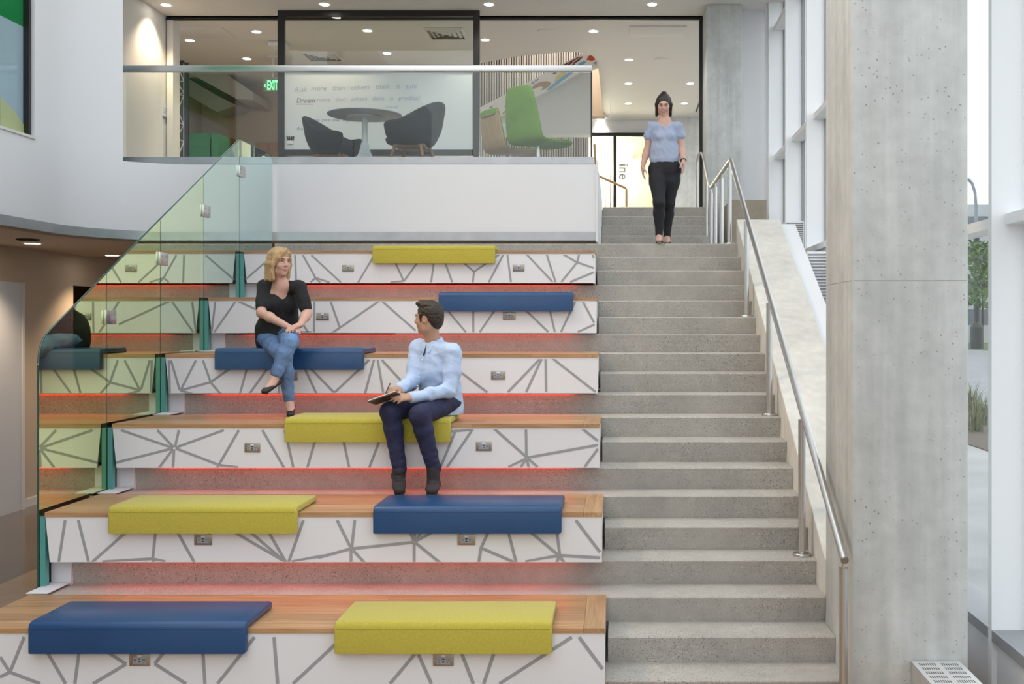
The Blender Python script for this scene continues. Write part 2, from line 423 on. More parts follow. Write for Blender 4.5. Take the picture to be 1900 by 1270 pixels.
# ---- window wall on the right: white fins, transoms, glass
fin_y = [6.28 + 1.535 * i for i in range(-9, 7)]
for i, y in enumerate(fin_y):
    struct(box('trim_%d' % (10 + i), 2.19, 2.44, y, y + .06, 0, 8.5, FINW))
sills = lambda y: 3.35 if y > 13 else (3.05 if y > 10.9 else .39)
for i in range(len(fin_y) - 1):
    y0, y1 = fin_y[i] + .06, fin_y[i + 1]
    w = struct(MB().box(2.40, 2.44, y0, y0 + .035, 0, 8.5).box(2.40, 2.44, y1 - .035, y1, 0, 8.5).build('window_%d' % (i + 1), GREYM))
    s = sills(y0)
    box('sill', 2.19, 2.44, y0, y1, s - .065, s, GREYM if s < 1 else WHITE, w)
    box('apron', 2.22, 2.44, y0, y1, 0, s - .065, WHITE, w)
    zz = [s, 2.76, 4.54, 6.4, 8.5] if s < 2.7 else [s, 4.54, 6.4, 8.5]
    for a, c in zip(zz, zz[1:]):
        box('pane', 2.415, 2.425, y0 + .03, y1 - .03, a + .02, c, WINGLASS, w)
    for a in zz[1:-1]:
        box('transom', 2.27, 2.44, y0, y1, a, a + .063, FINW, w)
sbox('trim_40', 2.15, 2.45, 15.55, 15.6, 3.3, 8.5, WHITE)

# ---- high window in the curved wall, tinted film
w = struct(MB().box(-5.67, -5.58, 10.215, 10.25, 3.96, 7.2).box(-5.67, -5.58, 7.6, 7.64, 3.96, 7.2).build('window_20', BLACK))
box('sill', -5.70, -5.545, 7.6, 10.28, 3.94, 3.965, WARMWHITE, w)
box('pane', -5.645, -5.635, 7.64, 10.215, 5.0, 7.2, glassy('green_film', .12, (.05, .42, .14), (.3, .9, .4), haze=.6, hazecol=(.03, .30, .10)), w)
box('pane', -5.645, -5.635, 7.64, 10.215, 3.965, 5.0, glassy('blue_film', .25, (.50, .66, .74), (.7, .9, 1), haze=.7, hazecol=(.42, .56, .63)), w)
mo = [P(px, py, 1) for px, py in []]
def onX(px, py, X): 
    Y = X * FPX / (px - VX); return (X, Y, PZ(py, Y))
MB().prism([onX(-60, 264, -5.632) if False else onX(0, 236, -5.632), onX(52, 252, -5.632), onX(44, 232, -5.632), onX(25, 205, -5.632), onX(0, 180, -5.632)], (.003, 0, 0)).build('film', mat('yellow_green_film', (.42, .48, .24), .3), w)
sbox('wall_behind_high_window', -7.6, -7.5, 7, 12, 3.84, 8.4, mat('blue_grey_paint', (.45, .55, .60), .6))

# ---- black track and jamb of the sliding wall
tk = thing('ceiling_track', 'black double ceiling track of the sliding wall above the mezzanine', 'track', (-2, 16.3, PZ(39, 16.3)))
zt = PZ(33, 16.3)
box('rail', -6.79, 1.29, 16.27, 16.33, zt - .004, zt + .022, BLACK, tk)
box('rail', -6.79, 1.29, 16.20, 16.26, zt - .055, zt - .022, BLACK, tk)
box('channel', -6.79, 1.29, 16.19, 16.34, zt + .022, 6.81, mat('track_channel', (.5, .48, .45), .5), tk)
box('jamb', 1.25, 1.30, 16.25, 16.32, 3.84, zt, BLACK, tk)

# ---- outdoors beyond the glass
def ground(name, label, cat, x0, x1, z, col, rough=.9, var=(1, .1)):
    o = box(name, x0, x1, -30, 180, z - .05, z, mat(name, col, rough, var=var)); return struct(o, label, cat)
ground('ground_pavement', 'pale concrete pavement outside the window wall', 'pavement', 2.5, 6.6, -.10, (.40, .40, .39))
ground('ground_bed', 'brown mulch planting bed along the street', 'planting bed', 6.6, 10.2, -.08, (.11, .085, .055))
ground('ground_street', 'pale grey asphalt street outside', 'street', 10.2, 31, -.12, (.24, .245, .25))
ground('ground_verge', 'green grass verge across the street', 'verge', 31, 70, -.08, (.07, .12, .04))
# ---- far glazed wall with frames
gw = struct(MB().box(-3.3, 1.12, 24.4, 24.5, PZ(254, 24.5), PZ(248, 24.5)).build('window_30', BLACK))
for px in (985, 1067, 1141, 1216):
    X = PX(px, 24.45); box('mullion', X - .035, X + .035, 24.4, 24.5, 3.84, PZ(254, 24.5), BLACK, gw)
xs = [-3.3] + [PX(px, 24.45) for px in (985, 1067, 1141, 1216)]
for a, c in zip(xs, xs[1:]):
    box('pane', a + .035, c - .035, 24.44, 24.455, 3.84, PZ(254, 24.5), BALGLASS, gw)
sbox('wall_corridor_back', -4, 2.4, 26.3, 26.4, 3.6, 9.4, mat('corridor_cream', (.78, .70, .52), .5))
sbox('floor_corridor', -4, 2.4, 25, 26.4, 3.6, 3.84, WARMWHITE)

# ================================================================== BENCHES
random.seed(4)
LINES = {
 0: [(0, 1140, 3.3333, [(150,143,62,360),(62,360,0,265),(62,360,0,390),(62,360,250,432),(238,143,407,432),(502,143,463,432),(530,148,780,310),(780,310,575,432),(1090,143,958,308),(958,308,1152,432),(1249,143,1268,432),(1575,143,1345,432),(1695,143,1718,432)]),
     (560, 1140, 3.3333, [(255,143,-55,432),(710,235,545,432),(715,235,802,432),(670,237,735,240),(950,143,1062,432),(1222,143,1125,432),(1670,143,1222,432),(1715,143,1872,340)])],
 1: [(70, 930, 3.585, [(183,128,140,408),(270,128,338,408),(680,128,365,408),(792,128,765,385),(765,385,430,410),(765,385,770,408),(765,385,850,410),(885,128,1040,408),(1170,128,1630,395),(1320,128,1640,400),(1490,128,1650,408),(1768,128,1670,408),(1690,411,1900,365)]),
     (590, 930, 3.585, [(0,378,220,318),(127,128,218,310),(245,128,225,310),(220,315,220,410),(235,330,305,410),(225,318,640,275),(640,270,575,128),(640,270,652,128),(645,270,745,128),(645,270,920,128),(640,275,640,410),(650,280,805,410),(1170,128,1085,312),(1085,310,1070,410),(1090,315,1300,410),(1245,128,1318,410),(1315,128,1600,360),(1580,128,1608,360),(1605,362,1380,410),(1605,362,1888,378),(1605,365,1590,408),(1605,365,1635,408),(1715,128,1885,340)])],
 2: [(200, 770, 4.130, [(100,118,500,255),(380,118,505,250),(545,118,515,250),(890,118,520,252),(500,258,62,368),(500,265,395,410),(508,265,500,410),(520,258,860,388),(860,388,1000,410),(1005,118,840,410),(1185,118,1350,410),(1357,118,1422,410),(1612,118,1530,410),(1790,118,1850,410)]),
     (660, 770, 4.130, [(215,110,105,405),(895,108,700,405),(770,110,650,402),(735,128,890,112),(1070,108,1310,325),(1305,105,1308,325),(1310,330,1868,232),(1310,335,1170,402),(1310,335,1265,402),(1312,335,1325,402),(1318,335,1395,402),(1745,103,1868,200),(1868,262,1755,400)])],
 3: [(300, 645, 4.634, [(62,112,70,393),(80,112,155,365),(295,112,165,365),(355,112,420,295),(690,112,420,300),(420,300,160,370),(420,300,500,393),(160,370,235,393),(752,112,675,393),(960,112,760,393),(1020,112,1010,393),(1198,112,1328,393),(1212,112,1485,390),(1785,108,1485,390),(1825,108,1750,393),(1858,108,1905,390)]),
     (700, 645, 4.578, [(40,108,300,395),(565,102,935,382),(1380,100,1110,380),(1395,100,1265,380),(1430,100,1435,380),(1495,98,1855,378)])],
 4: [(380, 540, 5.135, [(100,103,65,397),(290,103,88,397),(330,103,800,320),(800,103,985,397),(1045,103,1040,397),(1200,103,1285,345),(1650,103,1220,397),(1697,103,2010,380)]),
     (740, 540, 5.135, [(395,100,640,396),(708,100,710,396),(970,100,770,395),(1125,98,1425,393),(1420,98,1487,393),(1678,98,1545,393),(1755,98,1862,305),(1865,320,1705,393)])],
 5: [(450, 455, 5.758, [(330,110,35,365),(563,108,572,400),(645,108,780,350),(735,108,1050,400),(780,350,725,400),(780,355,830,400),(780,350,930,400),(1410,105,1235,400),(1595,105,1720,380),(1930,105,1725,385),(1720,385,1580,400)]),
     (780, 455, 5.758, [(155,100,115,398),(235,100,340,398),(360,100,573,285),(840,100,573,285),(573,285,560,398),(885,98,730,398),(930,98,968,395),(1140,98,1415,395),(1350,98,1445,395),(1535,98,1675,185),(1695,98,1675,185),(1675,185,1862,245),(1675,185,1505,395),(1865,290,1600,395),(1840,98,1862,140)])],
}
OUTLETS = {0: [(240.6, 1214.1, 279, 1236), (804.5, 1214.5, 841.4, 1236)], 1: [(361, 992.8, 393.6, 1012), (849.3, 992.5, 882, 1012)],
           2: [(454.2, 822.8, 482.8, 839.7), (883.5, 820.4, 911.8, 837.3)], 3: [(526, 691, 553, 706.7), (911.5, 689.8, 937, 704.6)],
           4: [(587.4, 581, 609.8, 594.5), (933.4, 580, 956.6, 594)], 5: [(636, 491.5, 656.2, 504.8), (952, 491.2, 972.8, 504)]}
RED = mat('red_led', (.02, 0, 0), .5, emit=(1.0, .06, .03), estr=6.5)
PLATE = mat('outlet_plate_steel', (.40, .35, .29), .35, .85)
SOCK = mat('outlet_grey_plastic', (.36, .39, .44), .4)
ordw = ['nearest', 'second', 'third', 'fourth', 'fifth', 'highest']
blab = ['lowest stepped bench, in front, oak top over white panel with grey lines',
        'second stepped bench from the bottom, with one yellow and one blue cushion',
        'third stepped bench from the bottom, where the man with the notebook sits',
        'fourth stepped bench from the bottom, where the blonde woman sits',
        'fifth stepped bench from the bottom, with a blue cushion near the stairs',
        'topmost stepped bench below the white balcony, with a single yellow cushion']
def bench(k):
    yf = 5.95 + .915 * k; zt = lev(2 + 3 * k) + .015; yb = nose(2 + 3 * k) - .004
    x0, x1 = -3.65, xr(k)
    if k == 0: x0 = -3.65
    t = thing('stepped_bench', blab[k], 'bench', ((x0 + x1) / 2, yf, lev(3 * k)), 'stepped seating benches')
    wt = .028
    # oak planks with a cross board at the right end
    xe = x1 - .12
    ny = 5; dy = (yb - yf) / ny
    for i in range(ny):
        x = x0; first = True
        while x < xe - .01:
            L = random.uniform(.9, 1.7) if not first else random.uniform(.4, 1.4)
            first = False
            xn = min(x + L, xe)
            if xe - xn < .3: xn = xe
            box('plank', x + .0006, xn - .0006, yf + i * dy + (.0006 if i else 0), yf + (i + 1) * dy - .0006, zt - wt, zt, OAK, t)
            x = xn
    box('end_board', xe + .0008, x1, yf, yb, zt - wt, zt, OAKEND, t)
    # white front panel, slanted at the left end, with the printed line pattern
    pt, pb = zt - wt - .001, lev(3 * k) + .1 * R_
    yp = yf + .006
    fp = MB().prism([(x0 + .002, yp, pt), (x1 - .002, yp, pt), (x1 - .002, yp, pb), (x0 + .030, yp, pb)], (0, .02, 0)).build('front_panel', PANEL, t)
    hw = .0095; ns = 0
    for ox, oy, s, segs in LINES[k]:
        for a, b, c, d in segs:
            A = P(ox + a / s, oy + b / s, yp); B = P(ox + c / s, oy + d / s, yp)
            A.x = max(A.x, x0 + .02); 
            for q in (A, B):
                q.x = min(q.x, x1 - .014); q.z = min(max(q.z, pb + .003), pt - .012)
            u = (B - A); 
            if u.length < .01: continue
            u.normalize(); nrm = Vector((-u.z, 0, u.x)) * hw
            # ends are cut level with the panel edges
            v = []
            for q, sg in ((A, 1), (A, -1), (B, -1), (B, 1)):
                w = q + nrm * sg
                if abs(u.z) > .25 and (abs(q.z - (pt - .012)) < .002 or abs(q.z - (pb + .003)) < .002):
                    w = w + u * ((q.z - w.z) / u.z)
                w.x = min(max(w.x, x0 + .012), x1 - .006)
                v.append((w.x, yp - .0006 - ns * .00006, min(max(w.z, pb + .001), pt - .008)))
            ns += 1
            mesh('stripe', v, [(0, 1, 2, 3)], STRIPE, fp)
    # hollow body behind the panel
    body = MB().box(x0 + .03, x1 - .004, yp + .021, yb, pb + .035, pb + .05)
    body.box(x1 - .022, x1 - .004, yp + .021, yb, pb + .0, pb + .034).box(x1 - .022, x1 - .004, yp + .021, yb, pb + .051, pt).box(x0 + .03, x0 + .05, yp + .021, yb, pb + .051, pt)
    body.build('carcass', WHITE, t)
    box('reveal', x0 + .004, x1 - .003, yp - .002, yp + .003, pt - .0005, pt + .0008, WARMWHITE, t)
    # red light strip tucked under the overhang
    if k > 0:
        box('light_strip', x0 + .30, x1 - .20, nose(3 * k) - .030, nose(3 * k) - .018, pb + .014, pb + .026, RED, t)
        box('end_fascia', XL - .006, x0 - .001, yp + .004, yp + .05, lev(3 * k - 1) + .022, pt, mat('teal_gap_paint', (.09, .34, .31), .2), t)  # added plate, painted teal to lighten the dark gap beside the guard
        # white end block under the bench, left
        box('end_block', XL + .004, -3.545, nose(3 * k) - .006, nose(3 * k) + .022, lev(3 * k - 1) + .001, pb - .002, WHITE, t)
    for a, b, c, d in OUTLETS[k]:
        A, B = P(a, b, yp), P(c, d, yp)
        w, h = .113, .066; cx, czz = (A.x + B.x) / 2, (A.z + B.z) / 2
        y = yp - .001
        o = box('power_outlet', cx - w / 2, cx + w / 2, y - .005, y, czz - h / 2, czz + h / 2, PLATE, t, bevel=.0015)
        box('socket_face', cx - .036, cx + .036, y - .0075, y - .005, czz - .019, czz + .015, SOCK, o)
        sl = MB()
        for sx in (-.024, .024):
            sl.box(cx + sx - .006, cx + sx - .003, y - .0085, y - .0075, czz - .004, czz + .006)
            sl.box(cx + sx + .003, cx + sx + .006, y - .0085, y - .0075, czz - .003, czz + .005)
            sl.box(cx + sx - .002, cx + sx + .002, y - .0085, y - .0075, czz - .014, czz - .009)
        sl.box(cx - .007, cx + .007, y - .0085, y - .0075, czz + .004, czz + .010).box(cx - .007, cx + .007, y - .0085, y - .0075, czz - .012, czz - .006)
        sl.build('slots', GAP, o)
        box('usb_tab', cx - .012, cx + .012, y - .0075, y - .005, czz + .017, czz + .029, WHITE, o)
        for sx in (-.048, .048):
            MB().tube([(cx + sx, y - .0052, czz), (cx + sx, y - .0068, czz)], .003, 8).build('screw', STEEL, o)
    return t
for k in range(6): bench(k)
# white base plates where the guard meets the steps
for k in range(1, 6):
    o = box('base_plate', XL + .002, -3.545, nose(3 * k) - .30, nose(3 * k) - .012, lev(3 * k - 1) + .0155, lev(3 * k - 1) + .021, WHITE)
    tag(o, 'white base plate at the foot of the glass guard, on the %s bench' % ['lowest', 'second lowest', 'third lowest', 'fourth lowest', 'fifth lowest'][k - 1], 'base plate', 'guard base plates')

# ================================================================== CUSHIONS
YEL = mat('mustard_fabric', (.52, .44, .055), .9, bump=(650, .3, 2), var=(70, .08), sheen=.25)
BLU = mat('blue_leather', (.012, .062, .175), .33, bump=(140, .06, 2), var=(4, .06))
def cushion(pc, k, m, label):
    yf = 5.95 + .915 * k; zt = lev(2 + 3 * k) + .0165
    Yc = yf - .052; L = 1.195; xc = PX(pc, Yc)
    pr = [(yf - .052, zt - .128), (yf - .052, zt + .012), (yf - .043, zt + .036), (yf - .018, zt + .046), (yf + .395, zt + .046), (yf + .412, zt + .038), (yf + .417, zt + .024), (yf + .417, zt + .001), (yf - .002, zt + .001), (yf - .002, zt - .128)]
    b = MB().prism([(xc - L / 2, y, z) for y, z in pr], (L, 0, 0))
    o = b.build('seat_cushion', m, None, smooth=False)
    bm = bmesh.new(); bm.from_mesh(o.data)
    ends = [e for e in bm.edges if len(e.link_faces) == 2 and any(abs(f.normal.x) > .9 for f in e.link_faces)]
    bmesh.ops.bevel(bm, geom=ends, offset=.012, segments=3, affect='EDGES', profile=.5, clamp_overlap=True)
    bm.to_mesh(o.data); bm.free()
    for p in o.data.polygons: p.use_smooth = True
    o.data.set_sharp_from_angle(angle=math.radians(50))
    # stitched seam along the front top edge
    MB().tube([(xc - L / 2 + .014, yf - .0525, zt + .010), (xc + L / 2 - .014, yf - .0525, zt + .010)], .0016, 6).build('seam', m, o)
    return tag(o, label, 'cushion', 'bench cushions')
cushion(253, 0, BLU, 'blue leather cushion folded over the lowest bench')
cushion(821.5, 0, YEL, 'mustard yellow fabric cushion folded over the lowest bench')
cushion(374.5, 1, YEL, 'mustard yellow cushion at the left of the second bench')
cushion(866.5, 1, BLU, 'blue leather cushion on the second bench, below the seated man')
cushion(681, 2, YEL, 'mustard yellow cushion the man with the notebook sits on')
cushion(535.5, 3, BLU, 'blue leather cushion the blonde woman sits on')
cushion(938, 4, BLU, "blue leather cushion behind the man's head, on the fifth bench")
cushion(804.5, 5, YEL, 'mustard yellow cushion on the topmost bench below the balcony')

# ================================================================== GLASS GUARD BESIDE THE BENCHES
def dichroic(name, rt, tt, refl):
    return glassy(name, refl, tt, rt)
GX = -3.69
gy = [6.87 + .915 * i for i in range(5)] + [11.53]
gt = thing('glass_guard', 'iridescent green glass guard stepping up the left end of the benches', 'guard', (GX, gy[0], lev(2)))
def gtop(y): return 2.064 + (y - 6.87) * (R_ / T_)
tints = [((.90, 1.0, .56), (.55, .45, .80), .90), ((.86, 1.0, .62), (.55, .52, .80), .90), ((.84, .98, .72), (.55, .62, .78), .88), ((.80, .95, .86), (.6, .72, .76), .84), ((.78, .93, .90), (.66, .80, .80), .80)]
EDGE = mat('green_glass_edge', (.02, .085, .07), .15, spec=.8)
EDGEL = mat('pale_glass_edge', (.55, .75, .70), .15)
for i in range(5):
    y0, y1 = gy[i] + .004, gy[i + 1] - .004
    zb = lev(2 + 3 * i) + .017
    if i == 0:
        zt0, zt1 = gtop(y0), gtop(y1); top = []
        r = .14
        for a in range(9):
            tt = a / 8
            top.append(((1 - tt) ** 2 * y0 + 2 * tt * (1 - tt) * y0 + tt * tt * (y0 + r), (1 - tt) ** 2 * (zt0 - r) + 2 * tt * (1 - tt) * zt0 + tt * tt * gtop(y0 + r)))
        top.append((y1, zt1))
    elif i == 4:
        top = [(y0, 3.985), (y1 - .05, 3.985), (y1 - .015, 3.97), (y1, 3.935)]
    else:
        top = [(y0, gtop(y0)), (y1, gtop(y1))]
    loop = [(y0, zb)] + top + [(y1, zb)]
    g = mesh('glass_panel', [(GX, y, z) for y, z in loop], [tuple(range(len(loop)))], dichroic('dichroic_glass_%d' % i, *tints[i]), gt)
    eb = MB()
    eb.tube([(GX - .005, y, z) for y, z in top], .0065, 6)
    eb.build('top_edge', EDGE, g)
    MB().box(GX - .012, GX - .001, y0 - .002, y0 + .006, zb, top[0][1] - .01).build('front_edge', EDGE, g)
    MB().box(GX + .0005, GX + .006, y0, y1, zb - .001, zb + .005).build('base_gasket', GAP, g)
    if i: MB().box(GX - .030, GX - .0125, y0 - .004, y0 + .006, zb, top[0][1] - .01).build('joint_edge', EDGEL, g)
for i, (px, py) in enumerate([(198, 589), (298, 480), (378, 391.5), (446, 318)]):
    y = gy[i + 1]; z = PZ(py, y)
    c = box('clamp', GX + .001, GX + .018, y - .045, y + .115, z - .052, z + .052, STEEL, gt, bevel=.002)
    for dy in (-.012, .075):
        for dz in (-.02, .02):
            MB().tube([(GX + .018, y + dy, z + dz), (GX + .0205, y + dy, z + dz)], .006, 8).build('screw', STEELD, c)

# ================================================================== BALCONY BALUSTRADE
bal = thing('glass_balustrade', 'clear glass balustrade with steel top rail along the mezzanine edge', 'balustrade', (-2.8, 11.66, 3.985))
joints = [220, 438, 656, 877, 1097]
for a, b in zip(joints, joints[1:]):
    box('glass_panel', PX(a, 11.66) + .004, PX(b, 11.66) - .004, 11.654, 11.666, 3.984, PZ(134, 11.66), BALGLASS, bal)
box('top_rail', PX(219, 11.66), PX(1099, 11.66), 11.63, 11.69, PZ(134, 11.66), PZ(122.5, 11.66), STEEL, bal, bevel=.004)
box('end_post', PX(1096, 11.66) , PX(1099, 11.66), 11.64, 11.68, 3.984, PZ(135, 11.66), BLACK, bal)
box('end_post', PX(219, 11.66) , PX(221, 11.66), 11.64, 11.68, 3.984, PZ(135, 11.66), STEEL, bal)

# ================================================================== HANDRAIL
hr = thing('handrail', 'stainless steel tube handrail on round posts along the right of the stairs', 'handrail', (1.23, nose(0), lev(-1)))
rx = 1.23
def rz(Y): return slope(Y, .895)
rl = MB(); yA, yB = 5.80, 11.60
pth = [(rx, yA, rz(yA))] + [(rx, y, rz(y)) for y in np.linspace(6.2, yB - .05, 8)] + [(rx, yB, rz(yB) - .008), (rx, yB + .06, rz(yB) + .0)] + [(rx, 14.0, rz(yB)), (rx, 14.1, rz(yB) + .03)]
rl.tube(pth, .0228, 14).build('rail', STEEL, hr, smooth=True)
MB().tube([(rx, yA - .002, rz(yA) - .001), (rx, yA - .006, rz(yA) - .003)], .0215, 14).build('rail_cap', STEELD, hr, smooth=True)
def post(x, y, zb, ztop, parent, r=.024):
    p = MB().tube([(x, y, zb + .001), (x, y, ztop - .065)], r, 14).build('post', STEEL, parent, smooth=True)
    MB().lathe((x, y, zb + .001), [(0, .016), (.057, .018), (.06, .014), (.06, 0), (0, 0)], 18).build('base_flange', STEEL, p, smooth=True)
    MB().tube([(x, y, ztop - .066), (x, y, ztop - .018)], .008, 8).build('neck', STEEL, p, smooth=True)
    MB().lathe((x, y, ztop - .066), [(0, .004), (r + .001, .003), (r + .001, 0)], 14).build('post_cap', STEELD, p, smooth=True)
post(rx, 5.83, 0, rz(5.83), hr)
for n in (3, 8, 13, 18):
    y = nose(n) + .14; post(rx, y, lev(n), rz(min(y, yB)), hr)
for y in (12.6, 13.4, 14.0):
    post(rx, y, lev(18), rz(yB), hr)
ur = thing('handrail', 'stainless steel handrail of the short upper flight, by the far column', 'handrail', (1.2, 14.2, lev(18)))
zt0 = rz(yB) + .03
def uz(y): return zt0 + (y - 14.1) * R_ / T_
MB().tube([(1.22, 14.12, zt0), (1.22, 15.25, uz(15.25)), (1.20, 15.32, uz(15.3)), (1.17, 15.34, uz(15.3) - .02), (1.15, 15.35, uz(15.3) - .12)], .019, 12).build('rail', STEEL, ur, smooth=True)
MB().tube([(1.15, 15.35, lev(23) + .002), (1.15, 15.35, uz(15.3) - .11)], .018, 10).build('post', STEEL, ur, smooth=True)
MB().tube([(1.22, 14.55, lev(20) + .002), (1.22, 14.55, uz(14.55) - .01)], .018, 10).build('post', STEEL, ur, smooth=True)

# ================================================================== LOUVRE AND CONVECTOR UNITS
def louvre(label, x0, x1, y0, y1, z0, z1, n):
    t = thing('louvre_grille', label, 'grille', ((x0 + x1) / 2, y0, z0), 'louvre grilles')
    box('housing', x0, x1, y0 + .03, y1, z0, z1, WHITE, t)
    box('side_frame', x0, x0 + .012, y0, y0 + .029, z0, z1, WHITE, t); box('side_frame', x1 - .012, x1, y0, y0 + .029, z0, z1, WHITE, t)
    dz = (z1 - z0) / n
    for i in range(n):
        MB().prism([(x0 + .013, y0, z0 + i * dz + .002), (x0 + .013, y0 + .028, z0 + i * dz + dz * .75), (x0 + .013, y0 + .028, z0 + i * dz + dz * .9), (x0 + .013, y0, z0 + i * dz + dz * .25)], (x1 - x0 - .026, 0, 0)).build('slat', WHITE, t)
louvre('upper white louvre grille under the far window, behind the sloping wall', 1.96, 2.18, 12.5, 12.9, PZ(456, 12.5), PZ(410, 12.5), 12)
louvre('lower white louvre grille next to the big concrete column', 1.95, 2.18, 11.0, 11.4, PZ(582, 11.0), PZ(466, 11.0), 20)
cv = thing('convector_heater', 'grey metal convector heater with slotted top at the column foot', 'heater', (1.75, 5.5, 0))
HX = mat('heater_grey', (.52, .52, .51), .45)
x0, x1, y0, y1, zt = 1.628, 1.896, 4.4, 5.945, .315
cvb = MB().box(x0, x1, y0, y1, 0, zt - .003).build('casing', HX, cv)
# slotted top plate: bars left between the openings
tp = MB().box(x0, x0 + .025, y0, y1, zt - .003, zt).box(x1 - .025, x1, y0, y1, zt - .003, zt).box(x0 + .12, x1 - .12, y0, y1, zt - .003, zt).build('top_plate', mat('heater_top', (.58, .58, .57), .4), cv)
dark = box('slot_shadow', x0 + .02, x1 - .02, y0 + .02, y1 - .02, zt - .0028, zt - .0022, GAP, cv)
for side, (a, b) in enumerate(((x0 + .025, x0 + .12), (x1 - .12, x1 - .025))):
    y = y1
    first = True
    while y > y0 + .1:
        bw = .035 if first else .030
        box('cross_bar', a, b, y - bw, y, zt - .0029, zt, MATS['heater_top'], cv); first = False
        y -= bw
        for j in range(9):
            x = a + (b - a) * j / 8
            box('slot_bar', x - .0028, x + .0028, y - .040, y, zt - .0029, zt - .0002, MATS['heater_top'], cv)
        y -= .040

# ================================================================== DOWNLIGHTS AND CEILING FITTINGS
def downlight(px, py, zc, label, energy, r=.085, grp='recessed downlights', col=(1, .86, .68)):
    Y = (zc - CZ) * FPX / (VY - py); X = PX(px, Y)
    t = thing('downlight', label, 'downlight', (X, Y, zc - .002), grp)
    MB().lathe((X, Y, zc - .003), [(r * .80, -.001), (r, -.004), (r * 1.06, 0), (r * 1.06, .002)], 20).build('trim_ring', WHITE, t, smooth=True)
    MB().lathe((X, Y, zc - .004), [(0, 0), (r * .80, 0)], 20).build('lens', DOWN, t)
    if energy: spot((X, Y, zc - .03), energy, col, parent=t)
    return t
Zc = 6.81
WARM, NEUT = (1, .78, .55), (1, .93, .84)
for px, py, lb, en, cl in [(308, 9, 'downlight at the left end of the balcony row, washing the side wall', 90, WARM), (602, 8, 'downlight above the black sliding frame', 45, WARM),
        (907, 8, 'downlight of the balcony row right of the black frame', 45, NEUT), (1210, 8, 'downlight of the balcony row above the upper flight', 45, NEUT),
        (352, 75, 'downlight nearest the white jamb of the left room', 90, WARM), (476, 59, 'downlight of the left room beside the black frame', 90, WARM), (458, 109, 'downlight of the left room farthest back, above the steel rail', 100, WARM),
        (682, 57, 'downlight inside the top pane of the black frame', 90, WARM), (718, 99, 'lower downlight inside the top pane of the black frame', 90, WARM), (900, 74, 'downlight just right of the black frame, in front of the stair opening', 60, NEUT),
        (1101, 58, 'downlight between the round diffuser and the access panel', 50, NEUT), (1167, 111, 'downlight of the far hall, nearest left one', 60, NEUT), (1318, 111, 'downlight of the far hall cut by the black jamb', 60, NEUT),
        (1166, 155, "downlight of the far hall left of the standing woman's head, upper", 60, NEUT), (1281, 155, "downlight of the far hall right of the standing woman's head, upper", 60, NEUT),
        (1166, 192, "downlight of the far hall left of the standing woman's head, lower", 60, NEUT), (1270, 192, "downlight of the far hall right of the standing woman's head, lower", 60, NEUT),
        (1115, 223, 'downlight farthest back, beside the stair opening', 60, NEUT)]:
    downlight(px, py, Zc, lb, en, col=cl)
for px, py, lb in [(60, 452, 'downlight in the soffit next to the black ceiling vent'), (208, 474, 'downlight in the soffit beside the glass guard')]:
    downlight(px, py, 3.06, lb, 70, .10, 'soffit downlights', WARM)
# black vent in the soffit
Yv = (3.06 - CZ) * FPX / (VY - 444); Xv = PX(52, Yv)
sv = thing('soffit_vent', 'open black round vent hole in the soffit', 'vent', (Xv, Yv, 3.05))
MB().lathe((Xv, Yv, 3.058), [(0, -.002), (.10, -.002), (.105, .0)], 20).build('hole', GAP, sv)
MB().lathe((Xv, Yv, 3.058), [(.105, 0), (.108, -.012), (.115, -.012), (.115, .001)], 20).build('rim', BLACK, sv)
def on_ceiling(px, py):
    Y = (Zc - CZ) * FPX / (VY - py); return PX(px, Y), Y
def diffuser(px0, px1, py0, py1, label):
    Ya, Yb = on_ceiling(0, py0)[1], on_ceiling(0, py1)[1]
    Ym = (Ya + Yb) / 2; x0, x1 = PX(px0, Ym), PX(px1, Ym); cx = (x0 + x1) / 2
    t = thing('air_diffuser', label, 'air diffuser', (cx, Ym, Zc - .02), 'ceiling air diffusers')
    h = .31
    for i in range(4):
        a = h - i * .075; z = Zc - .004 - .004 * i
        b = MB()
        for sx, sy in ((1, 0), (-1, 0), (0, 1), (0, -1)):
            # sloping vane on each side
            def pt(along, rr, zz): return (cx + (rr * sx if sx else along), Ym + (rr * sy if sy else along), zz)
            b.add([pt(-a, a, z), pt(a, a, z), pt(a - .045, a - .045, z - .028), pt(-(a - .045), a - .045, z - .028)], [(0, 1, 2, 3)])
        b.build('vane_ring', WARMWHITE, t)
    box('backing', cx - h, cx + h, Ym - h, Ym + h, Zc - .003, Zc - .001, mat('vent_dark', (.40, .37, .33), .7), t)
diffuser(792, 864, 51, 71, 'square air diffuser at the right of the framed top pane')
diffuser(557, 639, 94.5, 111.5, 'square air diffuser at the left of the framed top pane')
def speaker(px, py, label):
    X, Y = on_ceiling(px, py)
    o = MB().lathe((X, Y, Zc - .001), [(0, -.012), (.13, -.012), (.15, -.006), (.155, 0)], 24).build('ceiling_speaker', CEIL, None, smooth=True)
    tag(o, label, 'ceiling speaker', 'round ceiling speakers')
speaker(1014, 58, 'round ceiling speaker in front of the stair opening'); speaker(1229, 111, "round ceiling speaker above the standing woman's head"); speaker(598, 59, 'round ceiling speaker inside the framed top pane')
for (px0, px1, py0, py1, lb) in [(335, 425, 50, 70, 'flush access panel in the ceiling of the left room'), (1167, 1272, 48, 68, 'flush white access panel above the upper flight')]:
    Ya, Yb = on_ceiling(0, py1)[1], on_ceiling(0, py0)[1]; Ym = (Ya + Yb) / 2
    o = box('access_panel', PX(px0, Ym), PX(px1, Ym), Ya, Yb, Zc - .012, Zc - .0005, CEIL, bevel=.004); tag(o, lb, 'access panel')
X, Y = on_ceiling(1308, 190)
